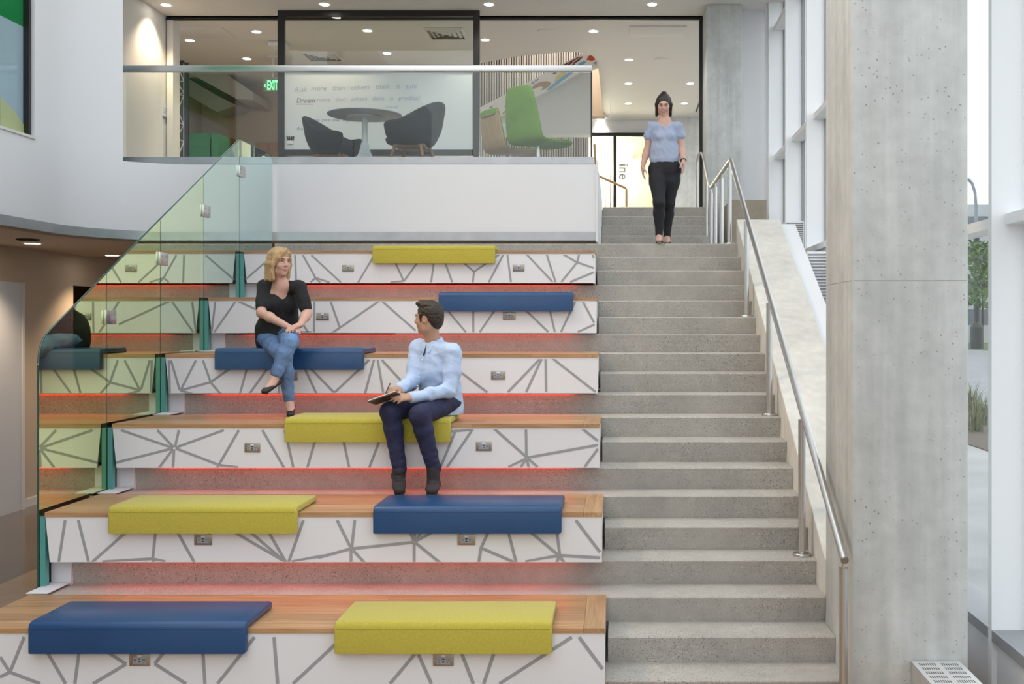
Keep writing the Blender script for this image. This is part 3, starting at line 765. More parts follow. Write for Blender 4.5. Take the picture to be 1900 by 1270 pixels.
ld = thing('slot_diffuser', 'black twin-slot linear diffuser beside the far jamb', 'air diffuser', (1.75, 21, Zc - .01))
for dx in (0, .11): box('slot', 1.72 + dx, 1.75 + dx, 20, 23.5, Zc - .012, Zc - .001, BLACK, ld)

# added spotlights, out of view on the left wall, to warm left-facing sides
for i, (yy, tgt) in enumerate([(6.2, (1.2, 6.4, 1.6)), (6.9, (1.2, 8.0, 2.0)), (7.45, (1.3, 10.5, 3.0))]):
    t = thing('added_spotlight', ['nearest', 'middle', 'farthest'][i] + ' warm spotlight high on the left wall above the curved balcony', 'spotlight', (-5.56, yy, 7.7), 'wall spotlights')
    dv = (Vector(tgt) - Vector((-5.36, yy, 7.7))).normalized(); p0 = Vector((-5.36, yy, 7.7))
    box('bracket', -5.56, -5.40, yy - .03, yy + .03, 7.67, 7.73, BLACK, t)
    MB().tube([p0 - dv * .12, p0 + dv * .10], .06, 14).build('lamp_body', BLACK, t, smooth=True)
    MB().tube([p0 + dv * .1005, p0 + dv * .102], .05, 14).build('lens', DOWN, t)
    o = spot(p0 + dv * .13, 190, (1, .74, .48), 1.1, .9, t, .08); o.rotation_euler = dv.to_track_quat('-Z', 'Y').to_euler()

# ================================================================== SLIDING WHITEBOARD
YW = 15.93
def Q(px, py, dy=0): p = P(px, py, YW); p.y += dy; return p
wb = thing('sliding_whiteboard', 'tall black-framed sliding panel, glass above a written-on whiteboard', 'whiteboard', (PX(703, YW), YW, 3.84))
def fr(name, a, b, c, d, m, y0=-.03, y1=.03, par=wb, bev=0):
    A, B = Q(a, b), Q(c, d); return box(name, A.x, B.x, YW + y0, YW + y1, B.z, A.z, m, par, bevel=bev)
fr('frame_head', 516, 20, 890, 31, BLACK)
box('frame_stile', Q(516, 0).x, Q(528.5, 0).x, YW - .03, YW + .03, 3.86, Q(0, 31).z, BLACK, wb)
box('frame_stile', Q(878.5, 0).x, Q(890, 0).x, YW - .03, YW + .03, 3.86, Q(0, 31).z, BLACK, wb)
fr('frame_rail', 528.5, 121, 878.5, 133, BLACK)
fr('frame_rail', 528.5, 278.5, 878.5, 289, BLACK)
fr('glass_pane', 528.5, 31, 878.5, 121, BALGLASS, -.004, .004)
bd = fr('board', 528.5, 133, 878.5, 278.5, mat('whiteboard_enamel', (.74, .77, .77), .2), -.012, .012)
box('glass_pane', Q(528.5, 0).x, Q(878.5, 0).x, YW - .004, YW + .004, 3.86, Q(0, 289).z, BALGLASS, wb)
def writing(txt, px, py, h, col, name, rot=0.0, shear=.18, parent=bd, face=-.0135, Y=YW, weight=0.0, sx=1.0):
    cu = bpy.data.curves.new(name, 'FONT'); cu.body = txt; cu.size = 1; cu.shear = shear; cu.space_word = 1.5; cu.resolution_u = 3; cu.offset = weight
    to = bpy.data.objects.new(name, cu); C.objects.link(to)
    bpy.context.view_layer.update()
    me = bpy.data.meshes.new_from_object(to.evaluated_get(bpy.context.evaluated_depsgraph_get()))
    bpy.data.objects.remove(to)
    o = P(px, py, Y); s = h * Y / FPX / .7
    ca, sa = math.cos(rot), math.sin(rot)
    for v in me.vertices:
        x, y = v.co.x * s * sx, v.co.y * s
        v.co = (o.x + x * ca - y * sa, Y + face, o.z + x * sa + y * ca)
    me.materials.clear()
    return link(name, me, col, parent)
INK1 = mat('faded_blue_ink', (.42, .50, .58), .6); INK2 = mat('dark_ink', (.16, .18, .24), .6); INK3 = mat('red_ink', (.62, .40, .34), .6); INK4 = mat('violet_ink', (.20, .18, .42), .6)
writing('Risk', 547, 171, 9.5, INK1, 'writing'); writing('more  than  others  think  is  safe', 577, 169, 9.2, INK1, 'writing', .025)
writing('Dream', 550, 191, 8.6, INK2, 'writing'); writing('more  than  others  think  is  practical!', 588, 189, 7.9, INK1, 'writing', .02)
writing('to your own expectations', 586, 225, 6, INK4, 'writing', -.02); writing('Bye gys', 551, 241, 5.5, INK2, 'writing', -.12)
writing('possible', 716, 201, 5, INK1, 'writing', -.02)
MB().add([(*Q(551, 193.5).xz,), ] and [(Q(551, 193.2).x, YW - .0135, Q(551, 193.2).z), (Q(582, 193.2).x, YW - .0135, Q(0, 193.2).z), (Q(582, 194.6).x, YW - .0135, Q(0, 194.6).z), (Q(551, 194.6).x, YW - .0135, Q(0, 194.6).z)], [(0, 1, 2, 3)]).build('underline', INK3, bd)
tag_ = thing('marker_tray', 'small white marker holder with black pens stuck on the whiteboard', 'marker holder', tuple(Q(541, 270)))
box('tray', Q(534.5, 0).x, Q(545, 0).x, YW - .045, YW - .0135, Q(0, 268.5).z, Q(0, 262).z, WHITE, tag_, bevel=.003)
for i, px in enumerate((535.5, 538.5, 541.5, 544)):
    p = Q(px, 258); MB().tube([(p.x, YW - .03, Q(0, 262).z), (p.x + .01 * (i - 1.5), YW - .03, Q(0, 254).z)], .011, 8).build('marker', BLACK, tag_)

# ================================================================== MEZZANINE FURNITURE
zf = 3.84
SHELL = mat('charcoal_felt', (.035, .038, .045), .85, bump=(120, .25)); WAL = wood('walnut_leg', (.22, .11, .055), (.34, .18, .09), 'Z', .4)
def tub_chair(label, X, Y, face):
    """upholstered tub chair with a high rounded back and sweeping arms, on four timber legs"""
    t = thing('tub_chair', label, 'chair', (X, Y, zf), 'tub chairs at the round table')
    ca, sa = math.cos(face), math.sin(face)
    def W(u, v, z): return (X + u * ca - v * sa, Y + u * sa + v * ca, zf + z)   # u = forward
    nth, nr = 33, 9; v = []; f = []
    for i in range(nth):
        th = math.radians(-138 + 276 * i / (nth - 1)) + math.pi       # measured from the front, back in the middle
        back = (1 + math.cos(th - math.pi)) / 2                      # 1 at the back, 0 at the front
        h = .60 + .24 * max(0, (back - .45) / .55) ** 1.3
        fr_ = max(0, 1 - max(0, (.20 - back)) / .2 * .35)
        h = .40 + (h - .40) * fr_
        for j in range(nr):
            s = j / (nr - 1)
            rr = .12 + (.30 - .12) * min(1, s * 2.2) ** .6 + .045 * max(0, s - .4) * (1 + back)
            z = .36 + (h - .36) * max(0, (s - .18) / .82) ** .9
            v.append(W(rr * math.cos(th) * 1.0, rr * math.sin(th) * 1.05, z))
    for i in range(nth - 1):
        for j in range(nr - 1):
            f.append((i * nr + j, i * nr + nr + j, i * nr + nr + j + 1, i * nr + j + 1))
    o = mesh('shell', v, f, SHELL, t, smooth=True)
    sm = o.modifiers.new('thick', 'SOLIDIFY'); sm.thickness = .045; sm.offset = 0
    ss = o.modifiers.new('round', 'SUBSURF'); ss.levels = 1; ss.render_levels = 1
    MB().lathe(W(.02, 0, 0), [(0, .355), (.20, .355), (.27, .38), (.285, .42), (.26, .455), (.15, .468), (0, .47)], 28).build('seat_pad', SHELL, t, smooth=True)
    box('under_frame', X - .17, X + .17, Y - .17, Y + .17, zf + .315, zf + .354, WAL, t, bevel=.01)
    for su in (-1, 1):
        for sv_ in (-1, 1):
            MB().tube([W(.15 * su, .15 * sv_, .345), W(.24 * su, .24 * sv_, 0)], .021, 10, r2=.014).build('leg', WAL, t, smooth=True)
    return t
tub_chair('charcoal tub chair right of the round table, high back towards the rail', PX(764, 12.15), 12.2, math.radians(170))
tub_chair('charcoal tub chair left of the round table, in front of the whiteboard', PX(618, 12.85), 12.9, math.radians(-14))
TX, TY = PX(677, 12.38), 12.38
tb = thing('round_table', 'round white table on a flared wire pedestal between the tub chairs', 'table', (TX, TY, zf))
MB().lathe((TX, TY, zf), [(0, .722), (.30, .722), (.422, .736), (.425, .742), (.422, .748), (0, .748)], 48).build('table_top', mat('white_table', (.62, .63, .66), .25), tb, smooth=True)
MB().lathe((TX, TY, zf), [(0, .721), (.20, .721), (.205, .712), (.20, .706), (0, .706)], 32).build('mounting_plate', WHITE, tb, smooth=True)
MB().tube([(TX, TY, zf + .25), (TX, TY, zf + .706)], .034, 16).build('column', WHITE, tb, smooth=True)
for k in range(28):
    for d in (1, -1):
        a0 = k * 2 * math.pi / 28; pts = []
        for s in np.linspace(0, 1, 5):
            r = .036 + .19 * (1 - s) ** 1.5; a = a0 + d * s * .9
            pts.append((TX + r * math.cos(a), TY + r * math.sin(a), zf + .02 + s * .40))
        MB().tube(pts, .0035, 5).build('wire', WHITE, tb)
MB().lathe((TX, TY, zf), [(.215, 0), (.24, 0), (.24, .022), (.215, .022), (.215, 0)], 32).build('base_ring', WHITE, tb, smooth=True)
# bent-shell lounge chairs
GREEN = mat('apple_green_wool', (.20, .38, .055), .85, bump=(150, .2)); PLY = wood('ply', (.50, .33, .18), (.62, .44, .26), 'Z', .45)
def shell_chair(label, X, Y, face, inner, outer, w0=.50, w1=.36, hb=1.02):
    t = thing('shell_chair', label, 'chair', (X, Y, zf), 'bent shell lounge chairs')
    ca, sa = math.cos(face), math.sin(face)
    def W(u, v, z): return (X + u * ca - v * sa, Y + u * sa + v * ca, zf + z)
    prof = [(.33, .405), (.30, .43), (.20, .44), (.05, .42), (-.12, .405), (-.20, .425), (-.245, .49), (-.27, .62), (-.30, .80), (-.325, .94), (-.335, hb - .02), (-.335, hb)]
    wid = [w0 * .9, w0, w0, w0, w0, w0, w0, w0 * .97, w0 * .88, w0 * .78, w0 * .68, w0 * .60]
    def sheet(off, m, name):
        v = []; f = []; n = len(prof); cols = 7
        for i, (u, z) in enumerate(prof):
            a = prof[max(i - 1, 0)]; b = prof[min(i + 1, n - 1)]
            t_ = Vector((b[0] - a[0], b[1] - a[1])).normalized(); nn = Vector((-t_.y, t_.x)) * -1
            for j in range(cols):
                s = -1 + 2 * j / (cols - 1)
                bow = .03 * s * s
                v.append(W(u + nn.x * off * -1 + (bow if i > 5 else 0), s * wid[i] / 2, z + nn.y * off * -1 + (bow * .6 if i <= 5 else 0)))
        for i in range(n - 1):
            for j in range(cols - 1):
                f.append((i * cols + j, i * cols + j + 1, (i + 1) * cols + j + 1, (i + 1) * cols + j))
        o = mesh(name, v, f, m, t, smooth=True)
        sm = o.modifiers.new('thick', 'SOLIDIFY'); sm.thickness = .016; sm.offset = 0
        ss = o.modifiers.new('round', 'SUBSURF'); ss.levels = 1; ss.render_levels = 2
        return o
    sheet(-.010, inner, 'upholstery'); sheet(.008, outer, 'outer_shell')
    MB().tube([W(0, 0, .05), W(0, 0, .40)], .025, 12).build('stem', STEEL, t, smooth=True)
    for k in range(4):
        a = k * math.pi / 2 + .5
        MB().tube([W(0, 0, .06), W(.30 * math.cos(a), .30 * math.sin(a), .014)], .016, 8).build('foot', STEEL, t)
shell_chair('apple green high-back lounge chair behind the glass balustrade', PX(998, 12.5), 12.45, math.radians(50), GREEN, GREEN, .56, .4, 1.03)
shell_chair('pale plywood lounge chair with green seat, left of the green chair', PX(944, 13.0), 13.1, math.radians(38), GREEN, PLY, .50, .4, .84)

# ================================================================== FAR ROOMS
# lattice screen, left room
YS = 17.4
ls = thing('lattice_screen', 'narrow black-framed screen with white criss-cross lattice by the left jamb', 'screen', (PX(335, YS), YS, zf))
box('frame', PX(341.5, YS), PX(348.5, YS), YS, YS + .06, zf, PZ(116, YS), BLACK, ls)
box('frame_head', PX(324, YS), PX(341.5, YS), YS, YS + .06, PZ(122, YS), PZ(112, YS), BLACK, ls)
box('back_panel', PX(324, YS), PX(341.5, YS), YS + .05, YS + .06, zf, PZ(122, YS), mat('screen_dark', (.12, .11, .09), .6), ls)
zz = [(328, 120), (341, 150), (329, 153), (341, 172), (328, 176), (341, 177), (330, 205), (341, 232), (327, 224), (341, 232), (328, 256), (341, 263), (330, 290), (341, 265)]
for (a, b), (c, d) in zip(zz, zz[1:]):
    A, B = P(a, b, YS - .01), P(c, d, YS - .01); MB().tube([A, B], .007, 5).build('lattice_bar', WARMWHITE, ls)
A, B = P(341, 118, YS - .01), P(341, 290, YS - .01); MB().tube([A, B], .007, 5).build('lattice_bar', WARMWHITE, ls)
# wall sign on the left wall
ws = thing('room_sign', 'small grey and white room sign on the left mezzanine wall', 'sign', (-6.79, 15.7, 5.3))
ys0, ys1 = 6.787 * FPX / (VX - 301), 6.787 * FPX / (VX - 312)
za, zb2 = PZ(222, (ys0 + ys1) / 2), PZ(195, (ys0 + ys1) / 2)
box('plate', -6.789, -6.781, ys0, ys1, za, zb2, mat('sign_white', (.72, .73, .76), .4), ws)
box('lower_band', -6.781, -6.779, ys0, ys1, za, za + .045, mat('sign_slate', (.12, .13, .22), .4), ws)
for i in range(3): box('text_line', -6.781, -6.7795, ys0 + .02, ys1 - .04, za + .09 + i * .035, za + .098 + i * .035, STRIPE, ws)
# exit sign
YE = 18.6
es = thing('exit_sign', 'green lit EXIT sign hanging beside the black frame', 'exit sign', (PX(503, YE), YE, PZ(170, YE)))
A, B = P(489, 143, YE), P(523, 170, YE)
box('housing', A.x, B.x, YE, YE + .03, B.z, A.z, mat('exit_housing', (.32, .36, .28), .4), es)
box('canopy', A.x + .06, B.x - .06, YE - .02, YE + .05, Zc - .03, Zc - .001, WHITE, es)
MB().tube([((A.x + B.x) / 2, YE + .015, A.z), ((A.x + B.x) / 2, YE + .015, Zc - .03)], .008, 6).build('stem', WHITE, es)
EXITG = mat('exit_green', (.05, .6, .15), .5, emit=(.12, .9, .25), estr=2.2)
writing('EXIT', 495.5, 166.5, 17, EXITG, 'letters', 0, 0, es, -.003, YE, .02, .40)
writing('<', 490, 164, 10, EXITG, 'arrow', 0, 0, es, -.003, YE, .01, .45)
# green cabinet, timber cupboards
gc = thing('green_cabinet', 'tall dark green cabinet in the left room', 'cabinet', (PX(376, 18.8), 18.8, zf))
box('body', PX(349, 18.8), PX(390, 18.8), 18.8, 19.3, zf, PZ(247, 18.8), mat('dark_green_paint', (.03, .16, .07), .5), gc); box('door', PX(390, 18.7), PX(403.5, 18.7), 18.75, 19.3, zf, PZ(249, 18.8), MATS['dark_green_paint'], gc)
box('plinth', PX(349, 18.8), PX(390, 18.8), 18.79, 18.80, zf, zf + .1, BLACK, gc)
CUP = wood('cupboard_wood', (.26, .13, .06), (.36, .19, .09), 'Z', .45)
for a, b, c, lb in [(405, 432, 257, 'brown timber cupboard beside the green cabinet'), (474, 520, 265, 'low brown timber cupboard beside the black sliding frame')]:
    t = thing('timber_cupboard', lb, 'cupboard', (PX((a + b) / 2, 20.4), 20.4, zf))
    box('carcass', PX(a, 20.4), PX(b, 20.4), 20.41, 20.9, zf, PZ(c, 20.4), CUP, t)
    m_ = (a + b) / 2
    for p, q in ((a, m_), (m_, b)): box('door', PX(p, 20.4) + .004, PX(q, 20.4) - .004, 20.39, 20.409, zf + .05, PZ(c, 20.4) - .01, CUP, t)
# underside of a stair crossing the left room
us = MB().prism([P(326, 84, 20.0), P(330, 75, 20.0), P(470, 172, 20.0), P(470, 186, 20.0), P(438, 183, 20.0), P(326, 122, 20.0)], (0, .9, 0)).build('wall_stair_stringer', mat('grey_plaster', (.50, .47, .42), .7)); struct(us)
us = MB().prism([P(326, 132, 20.2), P(400, 176, 20.2), P(440, 196, 20.2), P(402, 208, 20.2), P(349, 177, 20.2), P(326, 165, 20.2)], (0, .6, 0)).build('wall_stair_soffit', mat('grey_plaster_2', (.36, .35, .30), .7)); struct(us)
# projector under the ceiling
pj = thing('ceiling_projector', 'small white projector under the ceiling, cut by the black frame', 'projector', (PX(510, 17.6), 17.6, PZ(84, 17.6)))
box('body', PX(497, 17.6), PX(528, 17.6), 17.6, 17.9, PZ(84, 17.6), PZ(76, 17.6), WHITE, pj, bevel=.01)
box('mount', PX(506, 17.6), PX(516, 17.6), 17.7, 17.8, PZ(76, 17.6), Zc - .001, BLACK, pj)
# ---- opening in the ceiling: white cove ring, slatted wall and painted stair beyond
def ring(pts, z):
    out = []
    for px, py in pts:
        Y = (z - CZ) * FPX / (VY - py); out.append((PX(px, Y), Y, z))
    return out
co = ring(HOOD_O, Zc); ci = ring(HOOD_I, Zc + .07)
co[-1] = (HX1, HY1, Zc)
cb = MB(); vs = []
for a, c in zip(co, ci):
    m_ = tuple(a[i] * .35 + c[i] * .65 for i in range(2)) + (Zc + .018,)
    vs += [a, m_, c, (c[0], c[1], 9.4)]
n = len(co)
cb.add(vs, [(i * 4 + j, i * 4 + j + 1, i * 4 + 5 + j, i * 4 + 4 + j) for i in range(n - 1) for j in range(3)])
struct(cb.build('ceiling_cove', CEIL, smooth=True))
YL = 24.3
sw = thing('slat_wall', 'wall of upright grey-brown timber slats seen through the ceiling opening', 'slat wall', (-2.1, YL, 6.5))
SLAT = wood('slat_wood', (.24, .215, .19), (.34, .31, .28), 'Z', .6)
box('backing', PX(880, YL), PX(1092, YL), YL + .05, YL + .09, 5.9, 9.3, mat('slat_backing', (.10, .085, .07), .8), sw)
px = 881.0
while px < 1091:
    X = PX(px, YL); box('slat', X, X + .034, YL, YL + .049, 5.9, 9.3, SLAT, sw); px += 4.6
YM = 21.6
ms = thing('painted_stair', 'underside of a stair painted with a colourful abstract mural', 'staircase', (-1.5, YM, 5.0))
MB().prism([P(886, 202, YM), P(1085, 97, YM), P(1098, 95, YM), P(1113, 113, YM), P(1047, 151, YM), P(1011, 171, YM), P(927, 217, YM), P(908, 215, YM)], (0, .5, 0)).build('soffit', mat('mural_white', (.74, .72, .70), .6), ms)
MB().prism([P(927, 217, YM + .15), P(1011, 171, YM + .15), P(1047, 151, YM + .15), P(1098, 126, YM + .15), P(1098, 249, YM + .15), P(927, 249, YM + .15)], (0, .4, 0)).build('side_wall', mat('stair_grey', (.62, .62, .62), .6), ms)
def blob(pts, col, nm): MB().prism([P(a, b, YM - .004) for a, b in pts], (0, .003, 0)).build('painted_shape', mat('mural_' + nm, col, .6), ms)
blob([(1088, 112), (1091, 105), (1097, 101.5), (1104, 103.5), (1110, 109), (1104, 111), (1098, 113.5), (1092, 111.5)], (.50, .08, .04), 'red')
for i, (a, b, l) in enumerate([(1056, 115, 18), (1044, 121, 11), (1062, 117, 12), (1068, 113, 8), (1052, 120, 9), (1074, 108, 6), (1058, 122, 7), (1045, 125.5, 6)]):
    blob([(a, b), (a + l, b - l * .55), (a + l + 2, b - l * .55 + 1), (a + 3, b + 1.6)], (.16, .02, .03), 'darkred')
blob([(1013, 167), (1040, 145), (1060, 131), (1076, 116), (1084, 113.5), (1088, 115), (1070, 130), (1048, 147), (1020, 167)], (.12, .38, .62), 'blue')
blob([(1028, 151), (1036, 137), (1044, 134), (1052, 135), (1046, 141), (1038, 146), (1032, 151)], (.62, .50, .14), 'yellow')
blob([(986, 165), (991, 158), (1003, 152), (1015, 150.5), (1022, 153), (1020, 159), (1010, 166), (1004, 168), (1008, 161), (1002, 160), (994, 164)], (.40, .23, .10), 'brown')
blob([(1024, 137), (1032, 133.5), (1035, 134.5), (1028, 138.5)], (.20, .03, .05), 'maroon')
for i in range(5): blob([(945 + i * 4.5, 196 - i * 2), (957 + i * 4.5, 182 - i * 2), (958.6 + i * 4.5, 182.6 - i * 2), (946.6 + i * 4.5, 196.4 - i * 2)], (.05, .05, .06), 'ink')
blob([(962, 190), (970, 184), (976, 180), (973, 190), (966, 193)], (.12, .38, .62), 'blue')
for i in range(7): blob([(930 + i * 5, 212 - i * 2.2), (937 + i * 5, 205 - i * 2.2), (939 + i * 5, 205.4 - i * 2.2), (932 + i * 5, 212.6 - i * 2.2)], (.62, .20, .14), 'coral')
for a, b in ((907, 200), (945, 179), (985, 155), (935, 198), (992, 150), (1100, 118)):
    blob([(a, b), (a + 7, b - 4), (a + 9, b - 3.4), (a + 2, b + .8)], (.28, .24, .50), 'violet'); blob([(a + 3, b - 3), (a + 4.5, b - 3), (a + 6, b + 2), (a + 4.8, b + 2)], (.28, .24, .50), 'violet')
sbox('wall_opening_end', PX(1095, 23.9), PX(1122, 23.9), 23.9, 24.2, PZ(216, 23.9), 9.3, BEIGE)
sbox('wall_opening_left', -3.6, -3.1, 24.6, 24.7, 3.84, 9.4, WARMWHITE)
# white balustrade of the far stair
fb = thing('far_balustrade', 'white balustrade with thin uprights behind the plywood chair', 'balustrade', (PX(915, 20), 20, zf))
for i in range(9):
    X = PX(893 + i * 5.2, 20); MB().tube([(X, 20, zf), (X, 20, PZ(222 + i * 1.2, 20))], .011, 6).build('upright', WHITE, fb)
MB().tube([P(889, 221, 20), P(940, 233, 20)], .016, 8).build('rail', WHITE, fb)
# timber handrail near the head of the upper flight
YT = 17.2
th_ = thing('timber_handrail', 'oak handrail with slim uprights going down behind the balcony end', 'handrail', (PX(1130, YT), YT, zf))
MB().tube([P(1103, 268, YT), P(1106, 322, YT), P(1109, 326, YT), P(1160, 349, YT), P(1162.5, 352, YT), P(1162.5, 384, YT)], .019, 8).build('rail', wood('rail_oak', (.45, .28, .14), (.56, .38, .2), 'Z', .4), th_, smooth=True)
for px_, a in ((1113, 313), (1123, 317), (1132.5, 321)):
    MB().tube([P(px_, a, YT + .05), (P(px_, a, YT).x, YT + .05, zf)], .006, 6).build('upright', STEELD, th_)
MB().tube([P(1113, 313, YT + .05), P(1132.5, 321, YT + .05)], .005, 6).build('crossbar', STEELD, th_)
# letters on the far glass, reading downwards
writing('ine', 1149, 304.5, 17.5, mat('frosted_grey', (.42, .41, .39), .5), 'lettering', -math.pi / 2, 0, gw, -.06, 24.45, .02)
lm = thing('linear_lamp', 'glowing vertical linear lamp behind the far glass', 'lamp', (PX(1169, 25.6), 25.6, PZ(300, 25.6)))
box('tube', PX(1164.5, 25.6), PX(1173.5, 25.6), 25.6, 25.66, PZ(298, 25.6), PZ(274, 25.6), mat('tube_glow', (1, 1, 1), .5, emit=(1, .95, .85), estr=6), lm)
box('cap', PX(1165, 25.6), PX(1173, 25.6), 25.6, 25.66, PZ(271, 25.6), PZ(267, 25.6), MATS['tube_glow'], lm)
box('bracket', PX(1167, 25.6), PX(1171, 25.6), 25.66, 26.3, PZ(290, 25.6), PZ(284, 25.6), STEELD, lm)
def plight(loc, e, col, r=.3):
    d = bpy.data.lights.new('lamp_light', 'POINT'); d.energy = e; d.color = col; d.shadow_soft_size = r
    o = bpy.data.objects.new('lamp_light', d); C.objects.link(o); o.location = loc; return o
plight((-.3, 25.5, 5.9), 110, (1, .88, .66)); plight((-1.4, 22.8, 8.6), 85, (1, .93, .85))

# ================================================================== OUTDOORS, SEEN BETWEEN COLUMN AND FIN
POLE = mat('black_pole', (.03, .035, .03), .5)
def ray(px, Y): return PX(px, Y)
YT2 = 96.0
tl = thing('traffic_signal', 'black traffic signal pole with signal heads across the street', 'traffic light', (ray(1812, YT2), YT2, -.1))
MB().tube([(ray(1812, YT2), YT2, -.1), (ray(1812, YT2), YT2, PZ(440, YT2))], .26, 10).build('pole', POLE, tl)
MB().lathe((ray(1812, YT2), YT2, -.1), [(.62, 0), (.58, 1.9), (.4, 2.3), (.26, 2.4)], 12).build('base', POLE, tl)
for px_, a, c in ((1819, 500, 520), (1826, 492, 512), (1827, 523, 538), (1816, 525, 536)):
    X = ray(px_, YT2 - .6); hd = box('signal_head', X - .24, X + .24, YT2 - .8, YT2 - .4, PZ(c, YT2), PZ(a, YT2), POLE, tl)
    for q in range(3):
        zc_ = PZ(c, YT2) + (q + .5) * (PZ(a, YT2) - PZ(c, YT2)) / 3
        MB().tube([(X, YT2 - .8, zc_), (X, YT2 - 1.1, zc_)], .16, 8).build('visor', POLE, hd)
for z_ in (506, 531): MB().tube([(ray(1808, YT2), YT2 - .6, PZ(z_, YT2)), (ray(1834, YT2), YT2 - .6, PZ(z_, YT2))], .09, 6).build('arm', POLE, tl)
YP = 100.0
lp = thing('street_lamp', 'tall curved grey street lamp pole beyond the window', 'street lamp', (ray(1811, YP), YP, -.1))
MB().tube([(ray(1811, YP), YP, -.1), (ray(1811, YP), YP, PZ(380, YP)), (ray(1809, YP), YP, PZ(357, YP)), (ray(1804, YP), YP, PZ(341, YP)), (ray(1797, YP), YP, PZ(333, YP))], .15, 8).build('pole', mat('grey_pole', (.2, .22, .24), .5), lp)
MB().box(ray(1785, YP), ray(1797, YP), YP - .2, YP + .2, PZ(335, YP), PZ(331, YP)).build('lamp_head', MATS['grey_pole'], lp)
FOL = mat('foliage', (.09, .15, .045), .9, var=(3, .4)); GRS = mat('ornamental_grass', (.20, .22, .10), .9, var=(5, .3)); BARK = mat('bark', (.06, .045, .03), .9)
def tree(px_, Y, h, r, label):
    X = ray(px_, Y); t = thing('street_tree', label, 'tree', (X, Y, -.1), 'trees across the street')
    MB().tube([(X, Y, -.1), (X + .1, Y, h * .55)], .14, 8, r2=.08).build('trunk', BARK, t)
    b = MB(); rnd = random.Random(int(px_))
    for i in range(700):
        a = rnd.uniform(0, 6.28); u = rnd.uniform(-1, 1); rr = r * rnd.uniform(.45, 1) ** .5
        c = Vector((X + rr * math.cos(a) * math.sqrt(1 - u * u), Y + rr * math.sin(a) * math.sqrt(1 - u * u), h * .72 + u * h * .32))
        d1 = Vector((rnd.gauss(0, 1), rnd.gauss(0, 1), rnd.gauss(0, 1))).normalized() * .22; d2 = d1.cross(Vector((rnd.gauss(0, 1), rnd.gauss(0, 1), 1))).normalized() * .13
        b.add([c - d1, c + d2, c + d1, c - d2], [(0, 1, 2, 3)])
    o = b.build('crown', FOL, t); o['kind'] = 'stuff'
tree(1822, 108, 10, 3.4, 'leafy street tree behind the traffic signal'); tree(1850, 80, 8, 3, 'leafy street tree hidden partly by the white fin'); tree(1780, 90, 9, 3, 'leafy street tree partly behind the concrete column')
def tuft(px_, Y, label):
    X = ray(px_, Y); rnd = random.Random(int(px_ * 7)); t = thing('grass_tuft', label, 'grass', (X, Y, -.08), 'ornamental grasses in the bed')
    b = MB()
    for i in range(60):
        a = rnd.uniform(0, 6.28); l = rnd.uniform(.35, .8); s = rnd.uniform(.1, .45)
        p0 = Vector((X + rnd.gauss(0, .08), Y + rnd.gauss(0, .08), -.08)); p1 = p0 + Vector((math.cos(a) * s * .4, math.sin(a) * s * .4, l * .7)); p2 = p0 + Vector((math.cos(a) * s, math.sin(a) * s, l))
        w_ = Vector((-math.sin(a), math.cos(a), 0)) * .012
        b.add([p0 - w_, p0 + w_, p1 + w_ * .7, p1 - w_ * .7, p2], [(0, 1, 2, 3), (3, 2, 4)])
    b.build('blades', GRS, t)['kind'] = 'stuff'
tuft(1812, 22.5, 'tuft of ornamental grass in the mulch bed beside the column'); tuft(1826, 24, 'tuft of ornamental grass in the mulch bed beside the fin'); tuft(1806, 28, 'farthest tuft of ornamental grass in the mulch bed')
fbld = thing('street_building', 'grey office building with dark window bands across the street', 'building', (45, 125, -.1))
box('wall', 38, 60, 125, 135, -.1, 16, mat('building_grey', (.40, .41, .42), .8), fbld)
for i in range(4): box('window_band', 37.98, 60.02, 124.95, 124.99, 2 + i * 3.6, 3.8 + i * 3.6, mat('far_glass', (.10, .12, .14), .2), fbld)

